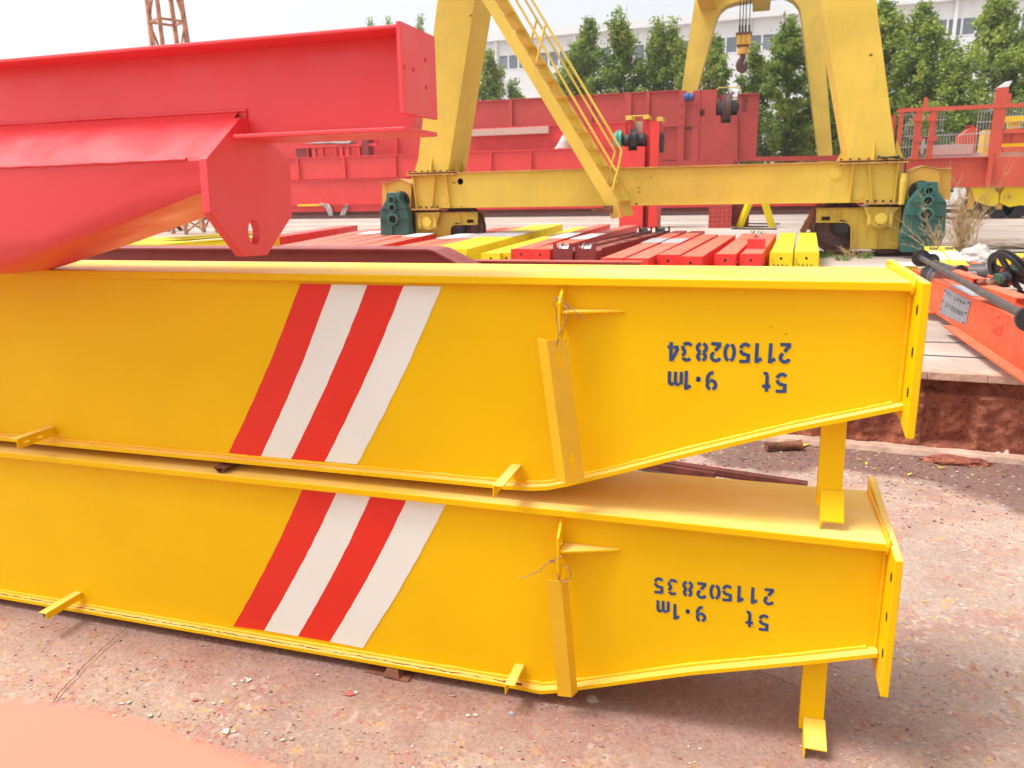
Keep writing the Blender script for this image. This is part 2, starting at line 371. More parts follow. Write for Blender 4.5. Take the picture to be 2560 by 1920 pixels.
# the step between lane and apron: rough rust-stained face with a paler coping
mb = MB(); rnd = random.Random(5); nx = 700; nz = 36
from mathutils import noise as mn
for j in range(nz+1):
    for i in range(nx+1):
        x = -8+i*(18/nx); z = -.01+(PZ-.03)*j/nz
        y = wy(max(-6, min(9, x)))+.02-.05*mn.noise(Vector((x*3, z*5, 1)))-.03*abs(mn.noise(Vector((x*11, z*13, 4))))-.018*mn.noise(Vector((x*31, z*37, 2)))+(.05 if z > .34 else 0)+(.09 if (1.0 < x < 1.28 and z > .04) else 0)
        mb.v.append((x, y, z))
for j in range(nz):
    for i in range(nx):
        a = j*(nx+1)+i; mb.f.append((a, a+1, a+nx+2, a+nx+1)); mb.sm.append(True)
st = mb.build('retaining_step', M['wall']); tag(st, 'rough rust stained concrete step face below the pale apron', 'retaining wall')
mb = MB()
for i in range(60):
    x0 = -8+i*.3; x1 = x0+.3; y0 = wy(max(-6, min(9, x0))); y1 = wy(max(-6, min(9, x1))); j0 = .008*math.sin(i*2.3)
    mb.hexa([(x0, y0-.02, PZ-.045), (x1, y1-.02, PZ-.045), (x1, y1+.10, PZ-.045), (x0, y0+.10, PZ-.045)], [(x0, y0-.02, PZ+.004), (x1, y1-.02, PZ+.004), (x1, y1+.10, PZ+.004), (x0, y0+.10, PZ+.004)])
M['coping'] = plain('chipped_coping', (.55, .36, .27), .85, 0, .35, 7, .7, .01)
mb.build('coping', M['coping'], st, bevel=.006)
mb = MB()      # narrow concrete kerb at the foot of the step
for i in range(40):
    x0 = -3+i*.3; x1 = x0+.3; y0 = wy(x0)-.02; y1 = wy(x1)-.02
    mb.hexa([(x0, y0-.07, 0), (x1, y1-.07, 0), (x1, y1+.06, 0), (x0, y0+.06, 0)], [(x0, y0-.06, .028), (x1, y1-.06, .028), (x1, y1+.06, .03), (x0, y0+.06, .03)])
mb.build('footing', M['coping'], st)
# expansion joints and rails sunk in the apron
mb = MB()
def jline(a, b, w_=.02):
    pts = []; a, b = Vector(a), Vector(b); n_ = 40
    for i in range(n_+1):
        p = a.lerp(b, i/n_); p.y += .02*mn.noise(Vector((p.x*2.3, p.y, 0))); pts.append(p)
    mb.ribbon(pts, w_, (0, 0, 1))
for pa, pb in (((2330, 855), (2560, 861)), ((2330, 888), (2560, 900)),):
    a = onZ(pa, PZ+.004); b = onZ(pb, PZ+.004); d = (b-a)/(b-a).length; jline(a-d*3, b+d*4, .018)
for Y in (7.2, 9.1, 11.2): jline((-9, Y, PZ+.004), (9, Y, PZ+.004), .03)
tag(mb.build('road', M['hole']), kind='structure')
rl = thing('crane_rail', 'dark steel rail on the apron under the yellow gantry wheels', 'rail', (0, 13.35, PZ))
mb = MB(); mb.box(-14, 8, 13.30, 13.42, PZ, PZ+.012); mb.box(-14, 8, 13.345, 13.375, PZ+.012, PZ+.05); mb.box(-14, 8, 13.325, 13.395, PZ+.05, PZ+.07)
mb.build('rail_bar', M['brownsteel'], rl)
rl = thing('crane_rail', 'far rail line crossing the apron behind the gantry crane', 'rail', (0, 31, PZ))
mb = MB(); mb.box(-30, 25, 36.3, 36.55, PZ, PZ+.16); mb.build('rail_bar', M['brownsteel'], rl)

# loose chips of paint, leaves and grit on the lane
def chips():
    mats = [plain('chip_red', (.50, .13, .10), .7, 0, .3, 30, 0), plain('chip_pale', (.62, .52, .47), .7, 0, .2, 30, 0), plain('chip_yellow', (.50, .34, .09), .7, 0, .2, 30, 0), plain('chip_dark', (.13, .07, .06), .8, 0, .3, 30, 0), plain('chip_tan', (.42, .30, .24), .8, 0, .3, 30, 0), plain('chip_pink', (.40, .21, .18), .8, 0, .3, 30, 0)]
    rnd = random.Random(11); mb = MB(); mi = []
    def chip(x, y, s, mt, z=0):
        n_ = rnd.randint(5, 8); a0 = rnd.random()*6.3; tz = rnd.uniform(-.25, .25); ta = rnd.random()*6.3; vs = []; sx = rnd.uniform(.4, 1)
        zz = z+.008*mn.noise(Vector((x*1.1, y*1.1, 0)))+.002+s*abs(tz)
        for i in range(n_):
            a = a0+2*math.pi*i/n_; r = s*rnd.uniform(.45, 1.2); px, py = r*math.cos(a), r*math.sin(a)*sx
            vs.append((x+px, y+py, zz+tz*(px*math.cos(ta)+py*math.sin(ta))))
        h = rnd.uniform(.0006, .0015)+s*.04
        mb.add(vs+[(a, b, c+h) for a, b, c in vs], [tuple(range(n_-1, -1, -1)), tuple(range(n_, 2*n_))]+[(i, (i+1) % n_, n_+(i+1) % n_, n_+i) for i in range(n_)])
        mi.extend([mt]*(n_+2))
    for i in range(11000):
        x = rnd.uniform(-2.6, 2.4); y = rnd.uniform(.75, 2.6) if rnd.random() < .80 else rnd.uniform(2.4, 5.0)
        if 2.0 < y < 2.3 and x < .3: continue
        chip(x, y, rnd.choice((.0018, .002, .0025, .003, .004, .0055)), rnd.choices((0, 1, 2, 3, 4, 5), (2.5, 2.5, .7, 1.6, 5, 5))[0])
    for i, p in enumerate(((300, 380), (372, 412), (560, 452), (485, 372), (600, 325), (655, 395), (530, 380), (285, 410), (865, 355), (700, 470), (1160, 410))):
        c = onZ((p[0]*1.008, 1375+p[1]*1.008), .005); chip(c.x, c.y, (.009, .014, .015, .010, .010, .013, .009, .010, .018, .010, .008)[i], 0 if i in (3, 5, 8) else 1)
        chip(c.x+.02, c.y+.01, .010, 4 if i % 2 else 1)
    for i in range(50):
        x = rnd.uniform(-1.9, .4); y = rnd.uniform(1.1, 1.85); chip(x, y, rnd.uniform(.004, .009), rnd.choices((0, 1, 2, 4), (2, 2, .3, 3))[0])
    for i in range(2200):
        x = rnd.uniform(-.4, 3.0); y = wy(x)-.1-abs(rnd.gauss(0, .5)); chip(x, y, rnd.choice((.004, .005, .007, .009)), rnd.choices((0, 1, 2, 3), (3, 2, 2.2, 3))[0])
    o = mb.build('paint_chips', mats); o.data.polygons.foreach_set('material_index', mi)
    tag(o, 'red pale and yellow paint flakes and grit scattered over the lane', 'paint flakes', kind='stuff')
chips()

# ================================================================ STENCIL GLYPHS (strokes on a 0.6 x 1 cell, gaps as in a stencil)
def arc(cx, cy, rx, ry, a0, a1, n=7): return [(cx+rx*math.cos(rad(a0+(a1-a0)*i/n)), cy+ry*math.sin(rad(a0+(a1-a0)*i/n))) for i in range(n+1)]
GL = {
 '0': [arc(.3, .5, .22, .43, 105, 255), arc(.3, .5, .22, .43, 75, -75)],
 '1': [[(.12, .76), (.34, .93)], [(.36, 1.0), (.36, .0)]],
 '2': [arc(.3, .72, .21, .21, 165, -25)+[(.40, .50)], [(.34, .43), (.10, .09)], [(.06, .07), (.55, .07)]],
 '3': [arc(.3, .74, .2, .19, 150, 20), arc(.28, .72, .2, .2, 5, -75), arc(.28, .28, .22, .22, 75, -20), arc(.29, .28, .22, .21, -40, -155)],
 '4': [[(.34, .95), (.06, .32)], [(.03, .26), (.28, .26)], [(.40, 1.0), (.40, .0)], [(.46, .26), (.58, .26)]],
 '5': [[(.54, .94), (.18, .94)], [(.12, 1.0), (.12, .54)], arc(.28, .33, .22, .26, 115, 10), arc(.28, .33, .22, .26, -10, -145)],
 '6': [arc(.32, .5, .24, .43, 75, 170), arc(.3, .3, .21, .23, 175, 290), arc(.3, .3, .21, .23, 130, -50)],
 '7': [[(.05, .93), (.52, .93)], [(.50, .84), (.24, .0)]],
 '8': [arc(.3, .73, .19, .19, 105, 255), arc(.3, .73, .19, .19, 75, -75), arc(.3, .28, .22, .22, 105, 255), arc(.3, .28, .22, .22, 75, -75)],
 '9': [arc(.3, .7, .21, .23, 75, -60), arc(.3, .7, .21, .23, 105, 290), arc(.28, .5, .24, .43, -105, 5)],
 't': [[(.28, .98), (.28, .16)], [(.10, .70), (.22, .70)], [(.34, .70), (.50, .70)], arc(.40, .17, .12, .12, 190, 300, 4)],
 'm': [[(.0, .0), (.0, .66)], [(.08, .62), (.16, .68), (.27, .62), (.29, .50), (.29, .0)], [(.37, .60), (.46, .68), (.57, .62), (.59, .50), (.59, .0)]],
 '.': [arc(.3, .46, .045, .06, 0, 360, 8)],
 'L': [[(.1, 1), (.1, 0)], [(.14, .06), (.5, .06)]],
 'A': [[(.0, 0), (.25, .95)], [(.33, .95), (.58, 0)], [(.18, .32), (.40, .32)]],
 'b': [[(.1, 1), (.1, 0)], arc(.26, .28, .2, .24, 120, -120)],
 'x': [[(.05, .0), (.5, .65)], [(.05, .65), (.5, .0)]],
}
def glyph(mb, ch, org, U, V, nrm, wt=.15):      # org = cell centre, U/V = right/up vectors of a full cell height
    org, U, V = Vector(org), Vector(U), Vector(V); h = V.length
    for si, st_ in enumerate(GL[ch]):
        pts = [org+U*(x-.3)+V*(y-.5)+Vector(nrm)*(.00018*si) for x, y in st_]
        mb.ribbon(pts, wt*h, nrm)
def text_line(mb, s_, start, U, V, nrm, adv=.78, wt=.15):
    for i, ch in enumerate(s_):
        if ch != ' ': glyph(mb, ch, Vector(start)+Vector(U)*(adv*i), U, V, nrm, wt)

# ================================================================ THE TWO YELLOW GIRDERS
def smooth_profile(pts, n=6):
    out = []
    for i in range(len(pts)-1):
        out.append(pts[i])
    out.append(pts[-1]); return out
def yellow_girder(P):
    Yn, Yf, Yw = P['Yn'], P['Yf'], P['Yn']+.034
    t = thing('crane_girder', P['label'], 'girder', (-3, (Yn+Yf)/2, P['zb']), 'yellow box girders stacked in the foreground')
    X0, Xe = -7.5, P['Xe']; zt, ztb = P['zt'], P['zt']-.022
    mb = MB(); mb.box(X0, P['plate_x'][0]-.0008, Yn, Yf, ztb, zt); mb.build('top_flange', M['yellow'], t, bevel=.003)
    prof = P['prof']                     # (x, z) of the underside of the bottom flange
    fl = .012
    mb = MB(); low = [(x, z) for x, z in prof]; up_ = [(x, z+fl) for x, z in prof]
    for i in range(len(prof)-1):
        (xa, za), (xb, zb_) = prof[i], prof[i+1]
        A = [(xa, Yn, za), (xa, Yf, za), (xa, Yf, za+fl), (xa, Yn, za+fl)]; B = [(xb, Yn, zb_), (xb, Yf, zb_), (xb, Yf, zb_+fl), (xb, Yn, zb_+fl)]
        n0 = len(mb.v); mb.v += A+B
        fs = [(0, 1, 5, 4), (1, 2, 6, 5), (2, 3, 7, 6), (3, 0, 4, 7)]
        if i == 0: fs.append((3, 2, 1, 0))
        if i == len(prof)-2: fs.append((4, 5, 6, 7))
        for f in fs: mb.f.append(tuple(n0+j for j in f)); mb.sm.append(True)
    bf = mb.build('bottom_flange', M['yellow'], t)
    bm = bmesh.new(); bm.from_mesh(bf.data); bmesh.ops.remove_doubles(bm, verts=bm.verts, dist=1e-5); bmesh.ops.recalc_face_normals(bm, faces=bm.faces); bm.to_mesh(bf.data); bm.free()
    for p in bf.data.polygons: p.use_smooth = False
    wp = [(x, z+fl) for x, z in prof]+[(P['plate_x'][0]-.0006, prof[-1][1]+fl), (P['plate_x'][0]-.0006, ztb), (X0, ztb)]; wp[0] = (X0, wp[0][1])
    mb = MB(); mb.xz(wp, Yw, Yw+.008); mb.build('web', M['yellow'], t)
    mb = MB(); mb.xz(wp, Yf-.04, Yf-.032); mb.build('web', M['yellow'], t)
    # weld beads
    mb = MB(); rnd = random.Random(4)
    for zo, rr in ((0, .0065),):
        path = []
        for i in range(len(prof)-1):
            (xa, za), (xb, zb_) = prof[i], prof[i+1]; k_ = max(1, int((xb-xa)/.02))
            for j in range(k_): path.append((xa+(xb-xa)*j/k_, Yw-.001, za+(zb_-za)*j/k_+fl+.002))
        mb.tube(path, [rr*rnd.uniform(.8, 1.25) for _ in path], 6)
    path = [(X0+i*.04, Yw-.001, ztb-.001) for i in range(int((Xe-X0)/.04))]; mb.tube(path, .004, 6)
    mb.build('weld_bead', M['yellow_weld'], t)
    # end plate
    x0, x1 = P['plate_x']; o = P['plate']        # o: loop in (Y, Z)
    hs_ = []
    for p in P['holes']:
        h = onX(p, x0); hs_.append(circ(h.y, h.z, .011, 12, .014))
    for p in P['holes']:
        h = onX(p, x0-.001); mb = MB(); mb.yz(circ(h.y, h.z, .0075, 14, .013), x0-.0012, x0-.0004); mb.build('bolt_hole', M['hole'], t)
    mb = MB(); mb.yz(o, x0, x1); mb.build('end_plate', M['yellow'], t, bevel=.0025)
    mb = MB(); pz = prof[-1][1]          # fillet weld of the end plate
    seg = [(x0-.004, Yn+.004, ztb-.003), (x0-.004, Yn-.001, (zt+ztb)/2), (x0-.004, Yn+.004, zt+.003)]
    k_ = 18
    path = [(x0-.004, Yw-.002, pz+fl+(ztb-pz-fl)*i/k_) for i in range(k_+1)]+seg+[(x0-.004, Yn+.01+(Yf-Yn-.02)*i/k_, zt+.003) for i in range(k_+1)]
    mb.tube(path, [rnd.uniform(.0045, .0075) for _ in path], 7); mb.build('weld_bead', M['yellow_weld'], t)
    # painted stripes
    for i, (ta, tb, bb, ba) in enumerate(P['stripes']):
        y = Yw-.0015; L = []; R_ = []
        ta, tb, bb, ba = [onY(p, y) for p in (ta, tb, bb, ba)]
        ta.z = tb.z = ztb-P['sgap'] ; rn = random.Random(i+int(P['zb']*10))
        for j in range(25):
            s_ = j/24; bow = .010*math.sin(math.pi*s_)
            L.append(Vector(ta.lerp(ba, s_))+Vector((bow+rn.uniform(-.0012, .0012), 0, 0))); R_.append(Vector(tb.lerp(bb, s_))+Vector((bow+rn.uniform(-.0012, .0012), 0, 0)))
        mb = MB(); off = .0004*(i % 2)
        vs = [(p.x, y-off, p.z) for p in L]+[(p.x, y-off, p.z) for p in R_]
        mb.add(vs, [(j, j+1, 26+j, 25+j) for j in range(24)])
        s_o = mb.build('painted_stripe', M['stripe_red'] if i % 2 == 0 else M['stripe_white'], t); s_o['label'] = 'red painted stripe' if i % 2 == 0 else 'white painted stripe'
    # upside-down stencilled numbers
    mb = MB(); y = Yw-.0016
    for gi, (ch, p) in enumerate(P['glyphs']):
        if gi in (9, 11): mb.build('stencil_lettering', M['blue'], t); mb = MB()
        c = onY(p, y); h = P['gh']; sl_ = P['slant']
        glyph(mb, ch, (c.x, y, c.z), (-h, 0, h*sl_), (-h*sl_, 0, -h), (0, -1, 0), .17)
    mb.build('stencil_lettering', M['blue'], t)
    for p, L_ in P['scuffs']:
        c = onY(p, Yw-.001); mb = MB(); mb.ribbon([c, c+Vector((L_, 0, L_*.7))], max(.0015, abs(L_)*.3), (0, -1, 0)); mb.build('scuff_mark', M['rust'], t)
    # small angle brackets that stick out from the web
    for (att, tip, wd, dr, slot, th) in P['brackets']:
        a = onY(att, Yw); b = onX(tip, a.x); L_ = Yw-b.y
        mb = MB(); z = a.z
        mb.box(a.x-wd/2, a.x+wd/2, Yw-L_, Yw, z-.004, z)
        hl = []
        if slot: hl = [[(Yw-L_*f+.011*math.cos(g)*1.3, z-dr*.55+.0045*math.sin(g)) for g in [rad(k2*30) for k2 in range(12)]] for f in (.78, .42)]
        side = wd/2-.004 if slot or th > 0 else -wd/2
        mb.yz([(Yw-L_, z-.0041), (Yw, z-.0041), (Yw, z-dr*.9), (Yw-L_, z-dr)], a.x+side, a.x+side+.004, hl)
        mb.build('bracket', M['yellow'], t, bevel=.0015)
    if P['zb'] < .1:     # chafed dark scratch along the weld of the bottom flange
        rn = random.Random(6); mb = MB(); path = []; x = -2.75
        while x < -.62:
            path.append((x, Yn+.011+rn.uniform(-.003, .003), .035+fl+.0008)); x += .012
        mb.tube(path, [.0016*rn.uniform(.2, 1.5) for _ in path], 5); mb.build('weld_scratch', M['rust'], t)
        mb = MB(); x = -.66; mb.box(x, x+.06, Yn+.006, Yn+.016, .035+fl+.0003, .035+fl+.0012); mb.build('weld_scratch', M['rust'], t)
    # vertical lug with a horizontal gusset
    gx = P['lug_x']; mb = MB(); z0, z1 = P['lug_z']; dp = .062
    mb.yz([(Yw, z1+.012), (Yw-dp*.25, z1+.012), (Yw-dp, z1-.03), (Yw-dp, z0+.02), (Yw-dp*.8, z0), (Yw, z0+.05)], gx-.004, gx+.004, [circ(Yw-dp*.5, z1-.055, .008, 10), circ(Yw-dp*.5, z0+.055, .007, 10, .014)])
    mb.build('lug', M['yellow'], t, bevel=.0012)
    mb = MB(); zz = P['gus_z']; mb.plate([(gx+.0041, Yw, zz), (gx+.0041, Yw-dp+.004, zz), (gx+.02, Yw-dp+.004, zz), (gx+P['gus_l'], Yw-.006, zz), (gx+P['gus_l'], Yw, zz)], (0, 0, .006))
    mb.build('gusset', M['yellow'], t, bevel=.0012)
    # loose angle-iron arm
    A, B, wd, yy = P['arm']; A = onY(A, yy); B = onY(B, yy); A.y = B.y = yy
    d = (B-A).normalized(); s_ = Vector((d.z, 0, -d.x)); 
    if s_.x < 0: s_ = -s_
    nrm = Vector((0, -1, 0)); mb = MB()
    if P['arm_mode'] == 0:      # wide face to the camera, flange at its right going back
        q0, q1 = A-s_*wd/2, A+s_*wd/2; r0_, r1_ = B-s_*wd/2, B+s_*wd/2
        mb.plate([q0, q1, r1_, r0_], (0, .004, 0)); mb.plate([q1, q1+Vector((.012, .03, 0)), r1_+Vector((.012, .03, 0)), r1_], (-.004, .0041, 0))
    else:                       # corner edge towards the camera, slotted face to the right
        ln = (B-A).length; f1 = Vector((.78, .62, 0)).normalized(); f2 = Vector((-.80, .60, 0)).normalized()
        def slot(c0, L_): 
            c = A+d*c0+f1*.03; return [c+d*(L_*math.cos(g))+f1*(.006*math.sin(g)) for g in [rad(k2*30) for k2 in range(12)]]
        mb.plate([A, A+f1*.058, B+f1*.058, B], f1.cross(d)*.004, [slot(.06, .028), slot(ln-.06, .028)])
        mb.plate([A, A+f2*.040, B+f2*.040, B], f2.cross(d)*-.004)
    mb.build('strut_arm', M['yellow_arm'], t, bevel=.001)
    # tie wire
    for path in P['wires']:
        mb = MB(); pts = [onY(p, Yw-dp-.012+dy) for p, dy in path]
        sm = []
        for i in range(len(pts)-1):
            p0 = pts[max(0, i-1)]; p1, p2 = pts[i], pts[i+1]; p3 = pts[min(len(pts)-1, i+2)]
            for j in range(5):
                u = j/5; sm.append(.5*((2*p1)+(-p0+p2)*u+(2*p0-5*p1+4*p2-p3)*u*u+(-p0+3*p1-3*p2+p3)*u**3))
        sm.append(pts[-1]); mb.tube(sm, .0013, 6); mb.build('tie_wire', M['wire'], t)
    # bar that hangs from the sloping end, with an angle cleat at its foot
    la, lb, yb = P['leg']; a0 = onY(la[0], yb); a1 = onY(la[1], yb); b0 = onY(lb[0], yb); b1 = onY(lb[1], yb)
    mb = MB(); a0.z += .1; a1.z += .1
    mb.plate([(a0.x, yb, a0.z), (a1.x, yb, a1.z), (b1.x, yb, b1.z), (b0.x, yb, b0.z)], (0, .006, 0))
    mb.plate([(a0.x, yb+.0061, a0.z), (a0.x, yb+.03, a0.z), (b0.x, yb+.03, b0.z), (b0.x, yb+.0061, b0.z)], (.005, 0, 0))
    lg = mb.build('hanging_bar', M['yellow'], t, bevel=.001)
    c0, c1, ct, cw = P['cleat']; a = onY(c0, yb-.001); wd = cw; b = onX(ct, a.x)
    mb = MB(); L_ = max(.05, a.y-b.y); z = a.z; z1 = b.z
    mb.hexa([(a.x, a.y, z), (a.x+wd, a.y, z), (a.x+wd, a.y, z-.004), (a.x, a.y, z-.004)], [(a.x, a.y-L_, z1), (a.x+wd, a.y-L_, z1), (a.x+wd, a.y-L_, z1-.004), (a.x, a.y-L_, z1-.004)])
    mb.plate([(a.x, a.y, z-.0041), (a.x, a.y-L_, z1-.0041), (a.x, a.y-L_, z1-.045), (a.x, a.y, z-.06)], (.004, 0, 0))
    mb.build('cleat', M['yellow'], lg, bevel=.001)
    return t
def prof_from(pts, Yn, flat_from=-7.5):
    w_ = [onY(p, Yn) for p in pts]; z0 = w_[0].z
    return [(flat_from, z0)]+[(v.x, v.z) for v in w_]
g3 = zf(1200, 1180, 1.907); g2 = zf(1200, 680, 1.907); g4 = zf(0, 1000, 1.7015); z5 = zf(0, 1020, 2.86); a1 = zf(1300, 700, 2.86); a2 = zf(1240, 1280, 3.192)
lp = zf(1960, 1160, 2.592); upz = zf(2180, 640, 3.073)
Yn = 1.96
pl = [(1.89, .628), (2.388, .664), (2.388, .27), (1.89, .252)]
def clean(pr, zflat, xk):
    out = [(x, z) for x, z in pr]; out[0] = (out[0][0], zflat); return out
low_prof = prof_from([g3(-300, 988), g3(150, 1050), g3(290, 1060), g3(380, 1053), g3(460, 1042), g3(1000, 970), g3(1500, 925), g3(1895, 884)], Yn)
low_prof[0] = (-7.5, .033); low_prof[1] = (low_prof[1][0], .035); low_prof[2] = (low_prof[2][0], .036)
lower = dict(scuffs=[(g4(1107, 435), .003), (g4(1990, 770), .003), (g4(120, 745), .004), (g4(348, 683), .002), (g4(1996, 612), .002), (g4(775, 880), .002), (g3(540, 547), .003), (g3(1257, 460), .002), (g3(1325, 800), .002), (g3(700, 735), .002), (g3(1305, 742), .003)], Yn=Yn, Yf=2.33, zb=.035, zt=.638, Xe=.372, prof=low_prof, plate_x=(.384, .408), plate=pl,
  holes=[lp(693, 735), lp(663, 990), lp(638, 1225)],
  label='lower yellow girder lying on the ground, numbered 211502835, red and white stripes',
  stripes=[(g4(1295, 395), g4(1440, 410), g4(1123, 980), g4(993, 963)), (g4(1440, 410), g4(1585, 428), g4(1267, 1005), g4(1123, 980)), (g4(1585, 428), g4(1738, 445), g4(1403, 1028), g4(1267, 1005)), (g4(1738, 445), g4(1905, 465), g4(1543, 1055), g4(1403, 1028))], sgap=.001,
  glyphs=[(c, g3(x, y)) for c, x, y in (('2', 1378, 596), ('1', 1305, 590), ('1', 1240, 582), ('5', 1178, 577), ('0', 1120, 572), ('2', 1057, 566), ('8', 990, 558), ('3', 918, 549), ('5', 852, 541), ('5', 1352, 718), ('t', 1284, 703), ('9', 1054, 678), ('.', 990, 668), ('1', 934, 667), ('m', 872, 652))], gh=.049, slant=-.02,
  brackets=[(z5(560, 1312), z5(300, 1448), .034, .026, False, 1), (a2(190, 1212), a2(108, 1452), .030, .034, False, -1)],
  lug_x=onY(a2(505, 300), Yn-.01).x, lug_z=(onY(a2(530, 540), Yn-.01).z, ztop:=onY(a2(520, 100), Yn).z), gus_z=onY(a2(560, 300), Yn).z, gus_l=.165,
  arm=(a2(462, 547), a2(548, 1475), .042, Yn-.04), arm_mode=0,
  wires=[[(a2(190, 535), -.03), (a2(330, 475), -.02), (a2(420, 405), -.01), (a2(470, 400), 0), (a2(440, 385), 0), (a2(415, 410), 0), (a2(450, 385), 0), (a2(520, 355), 0), (a2(550, 352), .01)], [(a2(525, 425), .01), (a2(575, 450), .0), (a2(598, 500), 0), (a2(570, 550), 0), (a2(525, 552), 0), (a2(495, 530), 0), (a2(488, 490), .01)]],
  leg=((g3(1538, 930), g3(1655, 905)), (g3(1519, 1222), g3(1635, 1225)), 2.02), cleat=(g3(1540, 1165), None, g3(1545, 1312), .058))
lower['plate_x'] = (onY(q(1934, 1211), 1.89).x, onY(q(1934, 1211), 1.89).x+.019)
yellow_girder(lower)
Yu = 1.99
up_prof = prof_from([g2(-100, 1015), g2(120, 1037), g2(240, 1044), g2(320, 1041), g2(420, 1022), g2(700, 955), g2(1000, 880), g2(1500, 762), g2(1950, 672)], Yu)
zb_ = onY(q(500, 1005), Yu).z
up_prof[0] = (-7.5, zb_-.003); 
upper = dict(scuffs=[(g2(1383, 263), .004), (g2(1453, 300), .006), (g2(560, 560), .002), (q(1050, 700), .002), (q(180, 800), .003), (q(420, 640), .002)], Yn=Yu, Yf=2.37, zb=.67, zt=1.287, Xe=.374, prof=up_prof, plate_x=(.386, .410), plate=[(1.925, 1.293), (2.44, 1.303), (2.44, .96), (2.36, .96), (2.02, .945), (1.925, .925)],
  holes=[upz(344, 415), upz(308, 740), upz(272, 1047)],
  label='upper yellow girder resting on the lower one, numbered 211502834, red and white stripes',
  stripes=[(q(650, 629), q(718, 629), q(563, 987), q(494, 978)), (q(718, 629), q(795, 629), q(628, 993), q(563, 987)), (q(795, 629), q(873, 629), q(702, 997), q(628, 993)), (q(873, 629), q(955, 629), q(772, 1003), q(702, 997))], sgap=.012,
  glyphs=[(c, g2(x, y)) for c, x, y in (('2', 1455, 388), ('1', 1390, 388), ('1', 1325, 387), ('5', 1262, 385), ('0', 1190, 384), ('2', 1125, 383), ('8', 1057, 382), ('3', 986, 380), ('4', 920, 380), ('5', 1436, 528), ('t', 1366, 526), ('9', 1104, 520), ('.', 1040, 515), ('1', 988, 517), ('m', 930, 520))], gh=.052, slant=0,
  brackets=[(z5(372, 128), z5(95, 226), .030, .036, True, 1), (g2(175, 915), g2(84, 1002), .030, .036, False, -1)],
  lug_x=onY(a1(290, 300), Yu-.01).x, lug_z=(onY(a1(290, 460), Yu-.01).z, onY(a1(290, 75), Yu).z), gus_z=onY(a1(330, 232), Yu).z, gus_l=.165,
  arm=(a1(190, 432), a1(326, 1455), .042, Yu-.07), arm_mode=1,
  wires=[[(a1(258, 300), -.0), (a1(262, 220), 0), (a1(238, 165), -.01), (a1(262, 138), -.01), (a1(262, 150), 0)], [(a1(245, 135), .0), (a1(270, 124), -.01), (a1(320, 160), -.015), (a1(400, 230), -.02), (a1(435, 268), -.02), (a1(438, 282), -.02)], [(a1(315, 180), 0), (a1(342, 225), -.01), (a1(310, 320), -.02), (a1(278, 400), -.025), (a1(262, 472), -.02), (a1(275, 420), -.02), (a1(270, 320), -.01), (a1(268, 270), 0)]],
  leg=((g2(1627, 745), g2(1748, 700)), (g2(1603, 1112), g2(1722, 1120)), 2.06), cleat=(g2(1624, 1035), None, g2(1618, 1165), .058))
up_prof[-1] = (.372, up_prof[-2][1]+(up_prof[-1][1]-up_prof[-2][1])/(up_prof[-1][0]-up_prof[-2][0])*(.372-up_prof[-2][0]))
upper['plate_x'] = (onY(q(1993, 611), 1.925).x, onY(q(1993, 611), 1.925).x+.019)
yellow_girder(upper)
# rusty packing pieces between and under the girders
def packer(lbl, x, y0, y1, z0, z1, wd):
    mb = MB(); mb.yz([(y0, z1-.004), (y1, z1-.004), (y1, z1), (y0, z1)], x-wd/2, x+wd/2)
    mb.plate([(x-wd/2, y0, z1-.0041), (x-wd*.1, y0, z0), (x+wd*.05, y0, z0), (x-wd*.35, y0, z1-.0041)], (0, y1-y0, 0)); mb.plate([(x+wd/2, y0, z1-.0041), (x+wd*.1, y0, z0+.001), (x+wd*.0, y0, z0+.001), (x+wd*.3, y0, z1-.0041)], (0, y1-y0-.01, 0))
    tag(mb.build('steel_packer', M['rust'], at=(x, y0, z0)), lbl, 'spacer')
px = onY(q(480, 1003), 1.985); packer('small rusty steel packer wedged between the two yellow girders', px.x, 1.97, 2.3, .6395, onY(q(480, 1003), 1.985).z if False else up_prof[0][1]-.001, .045)
px = onZ(q(850, 1455), 0.01)
mb = MB(); mb.box(px.x-.10, px.x-.015, px.y-.01, px.y+.30, .001, .006); mb.box(px.x+.005, px.x+.06, px.y-.02, px.y+.30, .001, .007); mb.hexa([(px.x-.03, px.y-.02, .007), (px.x+.03, px.y-.02, .007), (px.x+.03, px.y+.28, .007), (px.x-.03, px.y+.28, .007)], [(px.x-.02, px.y-.01, .03), (px.x+.02, px.y-.01, .03), (px.x+.02, px.y+.28, .03), (px.x-.02, px.y+.28, .03)])
tag(mb.build('steel_packer', M['rust'], bevel=.0015), 'flat rusty steel scrap under the lower girder on the ground', 'spacer')

